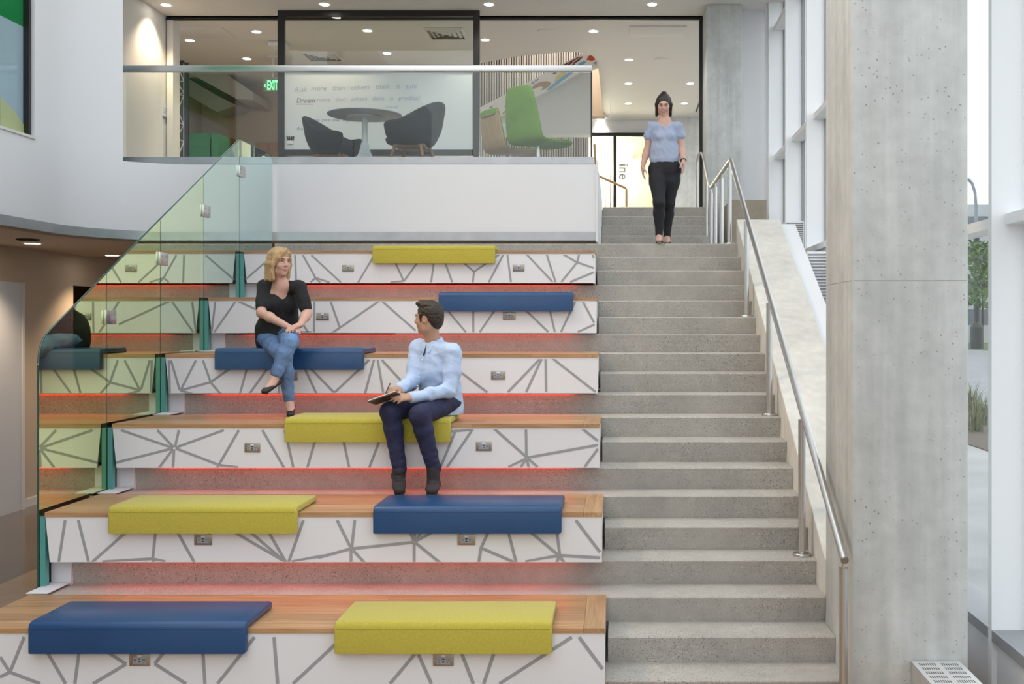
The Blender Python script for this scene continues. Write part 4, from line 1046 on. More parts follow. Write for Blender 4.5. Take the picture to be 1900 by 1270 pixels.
# ================================================================== PEOPLE (implicit surfaces, meshed with surface nets)
V = lambda *a: np.array(a, dtype=np.float64)
def nrm(v): return v / np.linalg.norm(v)
class Sdf:
    def __init__(s): s.p = []
    def cone(s, a, b, ra, rb, k=.02, flat=None, sub=False):
        a, b = V(*a), V(*b); m = max(ra, rb) * (1.0 if flat is None else max(1.0, 1.0)) 
        s.p.append(('c', a, b, ra, rb, k, flat, sub, np.minimum(a, b) - m, np.maximum(a, b) + m)); return s
    def chain(s, pts, rs, k=.02, flat=None):
        for i in range(len(pts) - 1): s.cone(pts[i], pts[i + 1], rs[i], rs[i + 1], k, flat)
        return s
    def ell(s, c, r, B=None, k=.02, sub=False):
        c = V(*c); B = np.eye(3) if B is None else np.array(B, dtype=np.float64)   # rows are the axes
        m = max(r); s.p.append(('e', c, np.array(r, dtype=np.float64), B, k, sub, c - m, c + m)); return s
    def mesh(s, h=.005, wr=None):
        lo = np.min([q[-2] for q in s.p if not (q[5] if q[0] == 'e' else q[7])], axis=0) - 3 * h
        hi = np.max([q[-1] for q in s.p if not (q[5] if q[0] == 'e' else q[7])], axis=0) + 3 * h
        n = np.ceil((hi - lo) / h).astype(int) + 1
        D = np.full(n, .08, dtype=np.float32)
        ax = [lo[i] + h * np.arange(n[i]) for i in range(3)]
        for q in s.p:
            k, sub = (q[4], q[5]) if q[0] == 'e' else (q[5], q[7])
            mg = k + 2.5 * h + .01
            i0 = np.clip(np.floor((q[-2] - mg - lo) / h).astype(int), 0, n - 1); i1 = np.clip(np.ceil((q[-1] + mg - lo) / h).astype(int) + 1, 1, n)
            if np.any(i1 <= i0): continue
            X, Y, Z = np.meshgrid(ax[0][i0[0]:i1[0]], ax[1][i0[1]:i1[1]], ax[2][i0[2]:i1[2]], indexing='ij')
            if q[0] == 'c':
                _, a, b, ra, rb, _, fl, _, _, _ = q
                px, py, pz = X - a[0], Y - a[1], Z - a[2]; ba = b - a
                if fl is not None:
                    nn, sc_ = nrm(V(*fl[0])), fl[1] - 1
                    dt = (px * nn[0] + py * nn[1] + pz * nn[2])
                    # keep the axis itself unsheared
                    L2 = ba @ ba; t0 = np.clip((px * ba[0] + py * ba[1] + pz * ba[2]) / max(L2, 1e-9), 0, 1)
                    qx, qy, qz = px - t0 * ba[0], py - t0 * ba[1], pz - t0 * ba[2]
                    dt = (qx * nn[0] + qy * nn[1] + qz * nn[2]) * sc_
                    d = np.sqrt((qx + dt * nn[0]) ** 2 + (qy + dt * nn[1]) ** 2 + (qz + dt * nn[2]) ** 2) - (ra + (rb - ra) * t0)
                else:
                    t = np.clip((px * ba[0] + py * ba[1] + pz * ba[2]) / max(ba @ ba, 1e-9), 0, 1)
                    d = np.sqrt((px - t * ba[0]) ** 2 + (py - t * ba[1]) ** 2 + (pz - t * ba[2]) ** 2) - (ra + (rb - ra) * t)
            else:
                _, c, r, B, _, _, _, _ = q
                px, py, pz = X - c[0], Y - c[1], Z - c[2]
                u = [(px * B[i][0] + py * B[i][1] + pz * B[i][2]) / r[i] for i in range(3)]
                k0 = np.sqrt(u[0] ** 2 + u[1] ** 2 + u[2] ** 2); k1 = np.sqrt((u[0] / r[0]) ** 2 + (u[1] / r[1]) ** 2 + (u[2] / r[2]) ** 2)
                d = k0 * (k0 - 1) / np.maximum(k1, 1e-6)
            sl = (slice(i0[0], i1[0]), slice(i0[1], i1[1]), slice(i0[2], i1[2]))
            o = D[sl]
            if not sub:
                hh = np.clip(.5 + .5 * (o - d) / k, 0, 1); D[sl] = o * (1 - hh) + d * hh - k * hh * (1 - hh)
            else:
                d = -d; hh = np.clip(.5 - .5 * (o - d) / k, 0, 1); D[sl] = o * (1 - hh) + d * hh + k * hh * (1 - hh)
        D[0] = D[-1] = .08; D[:, 0] = D[:, -1] = .08; D[:, :, 0] = D[:, :, -1] = .08
        ins = D < 0
        cs = sum(ins[i:n[0] - 1 + i, j:n[1] - 1 + j, l:n[2] - 1 + l].astype(np.int8) for i in (0, 1) for j in (0, 1) for l in (0, 1))
        act = np.argwhere((cs > 0) & (cs < 8))
        idx = np.full(n - 1, -1, dtype=np.int64); idx[act[:, 0], act[:, 1], act[:, 2]] = np.arange(len(act))
        cor = np.array([(i, j, l) for i in (0, 1) for j in (0, 1) for l in (0, 1)])
        val = np.stack([D[act[:, 0] + c[0], act[:, 1] + c[1], act[:, 2] + c[2]] for c in cor], 1).astype(np.float64)
        acc = np.zeros((len(act), 3)); cnt = np.zeros(len(act))
        for a in range(8):
            for b in range(a + 1, 8):
                if np.abs(cor[a] - cor[b]).sum() != 1: continue
                va, vb = val[:, a], val[:, b]; m = (va < 0) != (vb < 0)
                t = np.where(m, va / np.where(m, va - vb, 1), 0)
                acc += np.where(m[:, None], cor[a] + t[:, None] * (cor[b] - cor[a]), 0); cnt += m
        vert = lo + h * (act + acc / cnt[:, None])
        quads = []
        for axn in range(3):
            sl0 = [slice(None)] * 3; sl1 = [slice(None)] * 3; sl0[axn] = slice(0, -1); sl1[axn] = slice(1, None)
            A, Bq = ins[tuple(sl0)], ins[tuple(sl1)]
            e = np.argwhere(A != Bq); o1, o2 = (axn + 1) % 3, (axn + 2) % 3
            e = e[(e[:, o1] > 0) & (e[:, o2] > 0) & (e[:, o1] < n[o1] - 1) & (e[:, o2] < n[o2] - 1)]
            flip = A[e[:, 0], e[:, 1], e[:, 2]]
            c = []
            for d1, d2 in ((-1, -1), (0, -1), (0, 0), (-1, 0)):
                f = e.copy(); f[:, o1] += d1; f[:, o2] += d2; c.append(idx[f[:, 0], f[:, 1], f[:, 2]])
            Qd = np.stack(c, 1); Qd[~flip] = Qd[~flip][:, ::-1]; quads.append(Qd)
        F = np.concatenate(quads); F = F[(F >= 0).all(1)]
        # gentle relaxation removes the grid stepping
        for it in range(2):
            sm = np.zeros_like(vert); ct = np.zeros(len(vert))
            for a, b in ((0, 1), (1, 2), (2, 3), (3, 0)):
                np.add.at(sm, F[:, a], vert[F[:, b]]); np.add.at(sm, F[:, b], vert[F[:, a]]); np.add.at(ct, F[:, a], 1); np.add.at(ct, F[:, b], 1)
            vert = vert * .5 + .5 * sm / np.maximum(ct, 1)[:, None]
        if wr:
            fn = np.cross(vert[F[:, 2]] - vert[F[:, 0]], vert[F[:, 3]] - vert[F[:, 1]]); N = np.zeros_like(vert)
            for a in range(4): np.add.at(N, F[:, a], fn)
            N /= np.maximum(np.linalg.norm(N, axis=1), 1e-12)[:, None]
            rs = np.random.RandomState(wr[2] if len(wr) > 2 else 1); dsp = np.zeros(len(vert))
            for i in range(9):
                kv = nrm(rs.randn(3) * (1, 1, 1.5)) * 2 * np.pi / (wr[0] * rs.uniform(.7, 1.8))
                ph = vert @ kv + rs.uniform(0, 6) + 1.2 * np.sin(vert @ (nrm(rs.randn(3)) * 2 * np.pi / (wr[0] * 3)) + rs.uniform(0, 6))
                dsp += (1 - 2 * np.abs(np.sin(ph / 2))) / 9
            vert = vert + N * (dsp * wr[1] * 2.2)[:, None]
        return vert, F
    def build(s, name, m, parent, h=.005, wr=None):
        v, f = s.mesh(h, wr)
        me = bpy.data.meshes.new(name)
        me.vertices.add(len(v)); me.vertices.foreach_set('co', v.astype(np.float32).ravel())
        me.loops.add(f.size); me.loops.foreach_set('vertex_index', f.astype(np.int32).ravel())
        me.polygons.add(len(f)); me.polygons.foreach_set('loop_start', np.arange(0, f.size, 4, dtype=np.int32))
        me.polygons.foreach_set('use_smooth', np.ones(len(f), dtype=bool))
        me.update(calc_edges=True); me.validate()
        return link(name, me, m, parent)
def basis(f, u=V(0, 0, 1)):
    f = nrm(V(*f)); l = nrm(np.cross(V(*u), f)); return f, l, np.cross(f, l)     # forward, left, up
def rot(v, ax, a):
    ax = nrm(ax); return v * math.cos(a) + np.cross(ax, v) * math.sin(a) + ax * (ax @ v) * (1 - math.cos(a))
def head(S, c, f, u, nb, s=1.0, nr=.054, fem=False):
    """skull, face and neck; returns the local frame"""
    f, l, u = basis(f, u); c = V(*c); B = [l, f, u]
    q = lambda a, b, d: c + (a * l + b * f + d * u) * s
    S.ell(q(0, -.012, .026), (.074 * s, .093 * s, .096 * s), B, .02)
    S.ell(q(0, .018, -.035), ((.056 if fem else .060) * s, .070 * s, .084 * s), B, .03)
    S.ell(q(0, .058, -.094), ((.018 if fem else .024) * s, .024 * s, .020 * s), B, .03)
    for sg in (-1, 1):
        S.ell(q(sg * .034, .060, -.028), (.022 * s, .020 * s, .022 * s), B, .025)
        S.ell(q(sg * .046, .005, -.075), (.014 * s, .03 * s, .02 * s), B, .03)
        S.ell(q(sg * .031, .098, .010), (.014 * s, .012 * s, .009 * s), B, .012, sub=True)
        S.ell(q(sg * .074, -.006, -.008), (.009 * s, .018 * s, .030 * s), B, .008)
        S.ell(q(sg * .079, -.002, -.004), (.005 * s, .009 * s, .014 * s), B, .006, sub=True)
    S.ell(q(0, .079, .030), (.046 * s, .014 * s, .011 * s), B, .02)
    S.cone(q(0, .086, .014), q(0, .104, -.022), .008 * s, .0115 * s, .012)
    for sg in (-1, 1): S.ell(q(sg * .011, .094, -.027), (.008 * s, .010 * s, .007 * s), B, .008)
    S.ell(q(0, .083, -.055), (.022 * s, .010 * s, .0055 * s), B, .006); S.ell(q(0, .081, -.066), (.019 * s, .010 * s, .006 * s), B, .006)
    S.cone(q(0, -.022, -.055), nb, nr * s, nr * 1.08, .03)
    return q, B
def face_bits(q, B, parent, iris, brow, lip, s=1.0, lid=False, skin=None):
    l, f, u = B
    for sg in (-1, 1):
        S = Sdf(); S.ell(q(sg * .031, .0765, .0105), (.0135 * s, .0095 * s, (.0035 if lid else .0068) * s), B, .001); S.build('eye', mat('eye_white', (.70, .66, .63), .3), parent, .0022)
        S = Sdf(); S.ell(q(sg * .031, .0838, .0100), (.0060 * s, .004 * s, (.0030 if lid else .0058) * s), B, .001); S.build('iris', iris, parent, .0015)
        S = Sdf(); S.cone(q(sg * .016, .0935, .027), q(sg * .031, .0915, .0315), .0036 * s, .0038 * s, .004); S.cone(q(sg * .031, .0915, .0315), q(sg * .046, .080, .027), .0038 * s, .0024 * s, .004); S.build('eyebrow', brow, parent, .002)
        S = Sdf(); S.cone(q(sg * .019, .0905, .0165), q(sg * .031, .0925, .0185 if not lid else .0125), .0022 * s, .0024 * s, .003); S.cone(q(sg * .031, .0925, .0185 if not lid else .0125), q(sg * .044, .084, .0145), .0024 * s, .0018 * s, .003); S.build('eyelashes', brow, parent, .0016)
    S = Sdf(); S.ell(q(0, .0865, -.0555), (.0225 * s, .0085 * s, .0048 * s), B, .003); S.ell(q(0, .0850, -.0655), (.0185 * s, .0085 * s, .0055 * s), B, .003); S.build('lips', lip, parent, .0018)
def hand(S, w, d, n, t, curl=.35, s=1.0, thumb_in=0.0, spread=.0, k=.006):
    """palm and five jointed fingers; d = wrist to knuckles, n = out of the palm, t = thumb side"""
    w = V(*w); d = nrm(V(*d)); n = V(*n); n = nrm(n - d * (n @ d)); t = V(*t); t = nrm(t - d * (t @ d) - n * (t @ n))
    S.cone(w - d * .01, w + d * .03 * s, .024 * s, .027 * s, .015, (n, 1.3))
    for o in (-.022, 0, .022): S.cone(w + d * .025 * s + t * o * .7 * s, w + d * .083 * s + t * o * s, .016 * s, .0145 * s, .014, (n, 1.15))
    S.ell(w + (d * .035 + t * .024 + n * .008) * s, (.026 * s, .016 * s, .015 * s), [d, t, n], .012)
    curls = curl if isinstance(curl, (list, tuple)) else [curl, curl * 1.05, curl * 1.12, curl * 1.2]
    for j, (off, L) in enumerate(((.029, .070), (.0098, .079), (-.0098, .073), (-.028, .057))):
        p = w + (d * (.086 - .004 * abs(j - 1)) + t * off) * s; dd = nrm(d + t * spread * (1.5 - j) * .5)
        ax = np.cross(dd, n); r0 = .0092 * s
        for sgm, fr_ in enumerate((.45, .31, .24)):
            dd = rot(dd, ax, curls[j] * (1.0 if sgm else .8)); e = p + dd * L * fr_ * s
            S.cone(p, e, r0, r0 * .92, k); p = e; r0 *= .92
    p = w + (d * .022 + t * .026 + n * .004) * s; dd = nrm(d * .72 + t * (.62 - thumb_in) + n * (.30 + thumb_in * .6))
    for sgm, L in enumerate((.040, .034, .026)):
        e = p + dd * L * s; S.cone(p, e, (.0125 - .0012 * sgm) * s, (.0115 - .0014 * sgm) * s, k); p = e; dd = nrm(dd + d * .25 + n * .12 - t * .12)
    return S
def shoe(S, heel, toe, up, w=.04, hgt=.05):
    h, t, u = V(*heel), V(*toe), V(*up); d = nrm(t - h); u = nrm(u - d * (u @ d))
    S.cone(h + u * .012, t + u * .004, w * .92, w * .80, .02, (u, 1.35)); S.ell((h + t) / 2 + d * .03 + u * .006, (np.linalg.norm(t - h) * .45, w * 1.08, .030), [d, np.cross(u, d), u], .02)
    return d, u
SKIN = mat('skin_fair', (.64, .385, .30), .5, spec=.35, var=(30, .05)); SKIN2 = mat('skin_olive', (.52, .30, .205), .5, spec=.35, var=(30, .05))
DARKB = mat('eye_brown', (.03, .018, .012), .3)
# ---------------------------------------------------------------- man with the notebook, third bench
Wm = lambda px, py, Y: V(*P(px, py, Y))
man = thing('person', 'seated person in pale blue shirt and navy trousers, writing in a notebook', 'person', tuple(P(815, 770, 8.0)))
f0 = nrm(V(-.55, -.83, 0)); lf = V(-f0[1], f0[0], 0)         # torso forward; lf = the person's left
pel = V(-1.315, 8.03, 1.60); hipL, hipR = pel + lf * .085, pel - lf * .085
knR, knL = Wm(724, 764, 7.63), Wm(778, 771, 7.58); anR, anL = Wm(741, 868, 7.66), Wm(804, 866, 7.66)
shL, shR = Wm(841, 655, 7.86), Wm(775, 646, 8.05); chest = Wm(811, 683, 7.99); nb = Wm(803, 640, 7.97); hc = Wm(795, 591.5, 7.93)
elL, wrL = Wm(833, 725, 7.80), Wm(765, 738, 7.63); elR, wrR = Wm(763, 711, 7.93), Wm(742, 721, 7.66)
belly = (pel + chest) / 2
B_ = Sdf(); q, HB = head(B_, hc, (-.955, .27, -.03), (-.05, 0, 1), nb - V(0, 0, .03), 1.0, .051)
B_.chain([nb - V(0, 0, .03), chest, belly, pel], [.06, .12, .11, .085], .04, (f0, 1.5))
for sh, el, wr in ((shL, elL, wrL), (shR, elR, wrR)): B_.chain([chest + V(0, 0, .08), sh, el, wr], [.05, .045, .036, .026], .03)
for hp_, kn, an in ((hipL, knL, anL), (hipR, knR, anR)): B_.chain([pel, hp_, kn, an], [.07, .07, .048, .035], .03)
hand(B_, wrL, Wm(722, 737, 7.50) - wrL, V(-.35, .5, -.75), V(-.3, .25, .9), [.25, .3, .35, .45], .98)
hand(B_, wrR, Wm(712, 725, 7.52) - wrR, V(-.2, -.1, -1), V(-.15, -.95, .25), [.55, .6, .7, .8], .98, .25)
B_.build('body', SKIN2, man, .0042)
face_bits(q, HB, man, DARKB, mat('brow_dark', (.03, .02, .014), .7), mat('lips_m', (.46, .24, .20), .5))
S = Sdf()                                                   # short dark hair, swept up in front
l, f, u = HB
S.ell(q(0, -.020, .040), (.083, .101, .096), HB, .01); S.ell(q(0, -.062, -.010), (.070, .052, .075), HB, .02); S.ell(q(0, .045, .112), (.056, .050, .026), HB, .02)
for i in range(14):
    a = i * 2.4; S.ell(q(.05 * math.cos(a), -.01 + .06 * math.sin(a * 1.3), .118 - .02 * abs(math.cos(a))), (.022, .030, .014), HB, .012)
S.ell(q(0, .128, -.045), (.115, .105, .118), HB, .012, sub=True); S.ell(q(0, .055, -.125), (.14, .135, .105), HB, .012, sub=True)
for sg in (-1, 1):
    S.ell(q(sg * .081, .002, -.012), (.018, .028, .036), HB, .006, sub=True); S.cone(q(sg * .072, .030, .03), q(sg * .068, .030, -.018), .012, .007, .008)
S.build('hair', hairmat('dark_brown_hair', (.016, .010, .007), (.055, .034, .020), .5), man, .0036, (.016, .0016, 5))
S = Sdf()                                                   # button-down shirt
S.chain([pel + V(0, 0, -.03) + f0 * .01, belly - f0 * .01, chest], [.168, .166, .172], .06, (f0, 1.38))
S.cone(shL + (shR - shL) * .12, shR + (shL - shR) * .12, .072, .072, .06, (f0, 1.05)); S.cone(nb - V(0, 0, .045), chest, .075, .14, .05)
for sh, el, wr in ((shL, elL, wrL), (shR, elR, wrR)):
    d = nrm(wr - el); S.chain([sh, (sh + el) / 2 - f0 * .01, el], [.068, .060, .053], .035); S.chain([el, el + (wr - el) * .5, wr - d * .012], [.053, .047, .040], .03)
    S.cone(wr - d * .055, wr - d * .006, .0425, .0425, .006)
S.cone(pel + V(0, 0, .02) - f0 * .02, pel - f0 * .045 - V(0, 0, .055), .17, .165, .05, (f0, 1.45))
S.ell(nb + V(0, 0, .012), (.060, .060, .05), None, .01, sub=True)
S.ell(V(pel[0], pel[1], 1.5045 - 3.0), (3.0, 3.0, 3.0), None, .004, sub=True)
SHIRT = mat('pale_blue_cotton', (.50, .63, .86), .85, bump=(60, .12), var=(25, .05))
sh_o = S.build('shirt', SHIRT, man, .0052, (.075, .0042, 3))
S = Sdf()                                                   # collar with a dark inner band
for i in range(13):
    a0, a1 = 2 * math.pi * i / 14 + .22, 2 * math.pi * (i + 1) / 14 + .22
    def cp(a, r, z): return nb + (f0 * math.cos(a) + lf * math.sin(a)) * r + V(0, 0, z - .022 * math.cos(a))
    S.cone(cp(a0, .062, .030), cp(a1, .062, .030), .010, .010, .008); S.cone(cp(a0, .068, .008), cp(a1, .068, .008), .012, .012, .012)
for sg in (-1, 1): S.cone(nb + f0 * .050 + lf * sg * .050 + V(0, 0, .006), nb + f0 * .094 + lf * sg * .040 - V(0, 0, .062), .020, .005, .012, (nrm(f0 + lf * sg * .6), 2.4))
S.build('collar', SHIRT, sh_o, .0036)
S = Sdf(); S.cone(nb + f0 * .058 - V(0, 0, .0) + lf * .004, nb + f0 * .098 - V(0, 0, .075), .013, .006, .01); S.cone(nb + f0 * .05 - lf * .035 + V(0, 0, .012), nb + f0 * .062 - V(0, 0, .01), .012, .012, .01); S.build('collar_lining', mat('navy_print', (.03, .045, .10), .8), sh_o, .0034)
for i in range(4):
    p = nb + f0 * (.112 + .016 * i) - V(0, 0, .11 + .062 * i); Sdf().ell(p, (.006, .006, .006), None, .002).build('button', WHITE, sh_o, .0025)
S = Sdf()                                                   # navy trousers
S.cone(hipL + V(0, 0, .0), hipR, .090, .090, .05); 
for hp_, kn, an in ((hipL, knL, anL), (hipR, knR, anR)):
    d = nrm(an - kn); S.chain([hp_, hp_ + (kn - hp_) * .5, kn], [.088, .084, .071], .03); S.chain([kn, kn + (an - kn) * .3 + V(0, .01, 0), an + d * .015], [.071, .066, .053], .03)
    for i in range(4): c = kn + (hp_ - kn) * (.05 + .09 * i); S.cone(c + V(.05, -.045, .03), c + V(-.045, -.05, .01), .007, .007, .014)
    for i in range(3): c = an - d * (.03 + .05 * i); S.cone(c + V(.04, -.035, .012), c + V(-.04, -.04, -.01), .008, .007, .014)
S.build('trousers', mat('navy_denim', (.018, .022, .065), .8, bump=(90, .2), var=(20, .2)), man, .0055, (.06, .003, 8))
SUE = mat('dark_suede', (.035, .03, .033), .85, bump=(90, .2)); SOLE = mat('dark_sole', (.02, .018, .018), .7)
for heel, toe, up in ((V(-1.565, 7.71, 1.10), V(-1.525, 7.555, 1.012), V(0, -.5, .8)), (V(-1.305, 7.69, 1.025), V(-1.290, 7.50, 1.012), V(0, .05, 1))):
    S = Sdf(); d, uu = shoe(S, heel, toe, up, .046); an = anR if heel[0] < -1.4 else anL
    S.cone(heel + d * .03 + uu * .01, an + V(0, -.01, -.02), .046, .046, .03); 
    for i in range(3): S.cone(heel + d * (.07 + .03 * i) + uu * .045 - np.cross(uu, d) * .02, heel + d * (.07 + .03 * i) + uu * .045 + np.cross(uu, d) * .02, .006, .006, .008)
    so = S.build('shoe', SUE, man, .0045)
    S = Sdf(); S.cone(heel - uu * .022, toe - uu * .022, .041, .040, .01, (uu, 3.2)); S.build('sole', SOLE, so, .0045)
wb_ = Sdf()
for i in range(12):
    a0, a1 = i * math.pi / 6, (i + 1) * math.pi / 6; d = nrm(wrL - elL); e1 = nrm(np.cross(d, V(0, 0, 1))); e2 = np.cross(d, e1); c = wrL + d * .004
    wb_.cone(c + (e1 * math.cos(a0) + e2 * math.sin(a0)) * .029, c + (e1 * math.cos(a1) + e2 * math.sin(a1)) * .029, .0035, .0035, .002)
wb_.build('bracelet', mat('black_cord', (.02, .02, .02), .6), man, .0024)
# notebook and pen
A, Bp = P(682, 745, 7.47), P(733, 727, 7.50)
e1 = (Bp - A); e2 = Vector((.03, .12, -.026)); nn = e1.cross(e2).normalized(); nn = nn if nn.z > 0 else -nn
ntb = thing('notebook', "brown notebook resting on the seated man's thigh", 'notebook', tuple(A))
MB().prism([A, A + e1, A + e1 + e2, A + e2], -nn * .010).build('cover', mat('brown_leather', (.06, .035, .022), .5), ntb)
MB().prism([A + nn * .0006 + (e1 + e2) * .02, A + nn * .0006 + e1 * .98 + e2 * .02, A + nn * .0006 + e1 * .98 + e2 * .97, A + nn * .0006 + e1 * .02 + e2 * .97], nn * .006).build('pages', mat('paper', (.75, .73, .68), .8), ntb)
pn = thing('pen', "slim grey pen in the seated man's right hand", 'pen', tuple(P(716, 733, 7.55)))
MB().tube([P(715, 731, 7.535), P(724, 711.5, 7.57)], .0048, 8).build('barrel', mat('pen_grey', (.09, .09, .10), .35, .5), pn)
MB().tube([P(715, 731, 7.535), P(713.8, 733.4, 7.533)], .0042, 8, r2=.001).build('tip', STEEL, pn)
# ---------------------------------------------------------------- blonde woman, fourth bench
wom = thing('person', 'seated person with blonde bob, black top and blue jeans, legs crossed', 'person', tuple(P(512, 655, 8.95)))
f0 = nrm(V(.34, -.94, 0)); lf = V(-f0[1], f0[0], 0)
pel = Wm(512, 640, 8.97); pel[2] = 2.075; hipL, hipR = pel + lf * .085, pel - lf * .085
knL, anL = Wm(538, 634, 8.36), Wm(509, 703, 8.30); knR, anR = Wm(527, 662, 8.42), Wm(537, 747, 8.48)
shR, shL = Wm(489, 531, 8.86), Wm(557, 533, 8.74); chest = Wm(523, 563, 8.84); nb = Wm(524, 527, 8.80); hc = Wm(519, 487, 8.76)
elR, wrR = Wm(485, 581, 8.66), Wm(537, 608, 8.48); elL, wrL = Wm(570, 582, 8.70), Wm(557, 603, 8.46)
belly = (pel + chest) / 2 + f0 * .03
B_ = Sdf(); q, HB = head(B_, hc, (.76, -.64, -.05), (0, 0, 1), nb - V(0, 0, .04), .98, .050, True)
B_.chain([nb - V(0, 0, .035), chest + V(0, 0, .02), belly, pel], [.07, .118, .11, .085], .05, (f0, 1.35))
B_.cone(shL + (shR - shL) * .14, shR + (shL - shR) * .14, .040, .040, .045)
for sh, el, wr in ((shL, elL, wrL), (shR, elR, wrR)): B_.chain([sh, el, el + (wr - el) * .3, wr], [.040, .035, .036, .024], .03)
for hp_, kn, an in ((hipL, knL, anL), (hipR, knR, anR)): B_.chain([pel, hp_, kn, an], [.07, .07, .045, .031], .03)
tL, tR = Wm(492, 726, 8.20), Wm(539, 769, 8.36)
for an, to in ((anL, tL), (anR, tR)): B_.chain([an, an + (to - an) * .35 + V(0, .015, -.01), to], [.033, .032, .022], .02)
hand(B_, wrR, Wm(562, 613, 8.38) - wrR, V(.1, -.1, -1), V(.5, -.8, .3), [.22, .26, .3, .34], .92, .1)
hand(B_, wrL, Wm(538, 609, 8.37) - wrL, V(0, .1, -1), V(-.6, -.7, .35), [.30, .34, .38, .42], .92, .1)
B_.build('body', SKIN, wom, .0042)
face_bits(q, HB, wom, mat('eye_grey', (.06, .08, .09), .3), mat('brow_fair', (.20, .12, .07), .7), mat('lips_w', (.52, .25, .22), .45), .98)
S = Sdf()                                                   # chin-length bob parted at the side
S.ell(q(0, -.020, .034), (.083, .102, .098), HB, .01); S.ell(q(0, -.070, -.045), (.078, .045, .105), HB, .03)
for sg, dx in ((1, -.004), (-1, .004)):
    for i, fy in enumerate((-.055, -.028, .0, .026)):
        top = q(sg * .060, fy * .9, .070); mid = q(sg * (.083 + dx), fy, -.02); low = q(sg * (.082 + (.010 if sg < 0 else 0) + dx - .006 * i), fy + .008, -.150 + .012 * (i % 2))
        S.chain([top, mid, low], [.020, .017, .015], .016)
S.chain([q(.014, .058, .107), q(-.022, .078, .080), q(-.055, .070, .035), q(-.078, .040, -.02)], [.014, .017, .017, .014], .018); S.chain([q(.016, .056, .108), q(.045, .066, .075), q(.070, .046, .02)], [.013, .013, .012], .018)
S.ell(q(.008, .128, -.035), (.058, .072, .105), HB, .010, sub=True)
S.build('hair', hairmat('blonde_hair', (.22, .125, .055), (.55, .38, .19), .42), wom, .004, (.03, .0010, 4))
BLK = mat('black_jersey', (.010, .010, .012), .8, bump=(70, .2))
S = Sdf()
S.chain([pel + V(0, 0, -.035), pel + V(0, 0, .05) + f0 * .02, belly, chest], [.164, .157, .140, .140], .06, (f0, 1.30))
S.cone(shL + (shR - shL) * .12, shR + (shL - shR) * .12, .058, .058, .05)
for sg in (-1, 1): S.ell(chest + f0 * .070 + lf * sg * .065 - V(0, 0, .015), (.062, .055, .062), [lf, f0, V(0, 0, 1)], .04)
for sh, el in ((shL, elL), (shR, elR)): S.chain([sh, sh + (el - sh) * .78], [.055, .053], .03)
S.chain([pel + f0 * .11 + V(0, 0, .02), pel + f0 * .20 + lf * .02 - V(0, 0, .03)], [.10, .075], .05)
S.ell(pel + lf * .12 + f0 * .10 - V(0, 0, .06), (.055, .05, .09), [lf, f0, V(0, 0, 1)], .04)
S.ell(pel + lf * .135 + f0 * .17 - V(0, 0, .075), (.035, .05, .10), [lf, f0, V(0, 0, 1)], .04)
S.ell(nb + f0 * .13 - V(0, 0, .03), (.050, .11, .128), [lf, f0, V(0, 0, 1)], .012, sub=True); S.ell(nb + V(0, 0, .03), (.072, .075, .07), None, .01, sub=True)
S.ell(V(pel[0], pel[1], 1.985 - 3.0), (3.0, 3.0, 3.0), None, .004, sub=True)
S.build('top', BLK, wom, .0052, (.085, .0040, 6))
S = Sdf()
S.chain([hipR, hipR + (knR - hipR) * .5, knR], [.080, .078, .062], .03); S.chain([knR, knR + (anR - knR) * .35, anR - nrm(anR - knR) * .035], [.062, .058, .045], .03)
S.build('jeans_leg', mat('blue_denim', (.14, .24, .44), .8, bump=(120, .2), var=(9, .30)), wom, .005, (.055, .003, 2))
S = Sdf()
S.chain([hipL, hipL + (knL - hipL) * .5 + V(0, 0, .01), knL], [.088, .080, .064], .03); S.chain([knL, knL + (anL - knL) * .35, anL - nrm(anL - knL) * .045], [.064, .060, .049], .03); S.cone(hipL, hipR, .078, .078, .05)
S.build('jeans', MATS['blue_denim'], wom, .005, (.055, .003, 9))
FLAT = mat('black_flat_shoe', (.012, .012, .014), .45)
for an, to in ((anL, tL), (anR, tR)):
    d = nrm(to - an); hl = an + V(0, .045, -.035) if an is anR else an + V(.015, .055, -.02)
    fd = nrm(to - hl); upv = nrm(V(0, 0, 1) - fd * fd[2]); S = Sdf()
    S.cone(hl, to, .036, .031, .02, (upv, 1.25)); S.ell(hl + (to - hl) * .42 + upv * .046, (np.linalg.norm(to - hl) * .36, .028, .040), [fd, np.cross(upv, fd), upv], .008, sub=True)
    S.build('shoe', FLAT, wom, .004)
ph = box('mobile_phone', *(lambda p: (p.x - .02, p.x + .062, p.y - .02, p.y + .06, p.z - .005, p.z + .003))(P(560, 616, 8.43)), mat('phone_black', (.015, .015, .018), .2)); tag(ph, "slim black phone under the blonde woman's hands", 'phone')
# ---------------------------------------------------------------- woman walking down, on the landing
wal = thing('person', 'person with dark hair in grey-blue blouse and black trousers, walking down the stairs', 'person', (.5, 11.75, lev(18)))
YW2 = 11.78; f0 = V(0, -1, 0); lf = V(1, 0, 0)
pel = Wm(1233.5, 312, YW2); hipL, hipR = pel + lf * .085 - V(0, 0, .02), pel - lf * .085 - V(0, 0, .02)
zg = lev(18)
anR, anL = V(Wm(1223, 0, 11.66)[0], 11.68, zg + .095), V(Wm(1238, 0, 11.8)[0], 11.86, zg + .095)
knR, knL = Wm(1223, 377, 11.62), Wm(1241, 377, 11.80)
shR, shL = Wm(1207.5, 234, YW2), Wm(1259.5, 234, YW2); chest = Wm(1233, 254, YW2 + .01); nb = Wm(1233, 224, YW2); hc = Wm(1231.5, 194.5, YW2 - .03)
elR, wrR = Wm(1200, 281, YW2 + .02), Wm(1192.5, 309, YW2 - .03); elL, wrL = Wm(1264, 276, YW2 + .03), Wm(1268, 298, YW2 - .08)
belly = Wm(1233, 284, YW2)
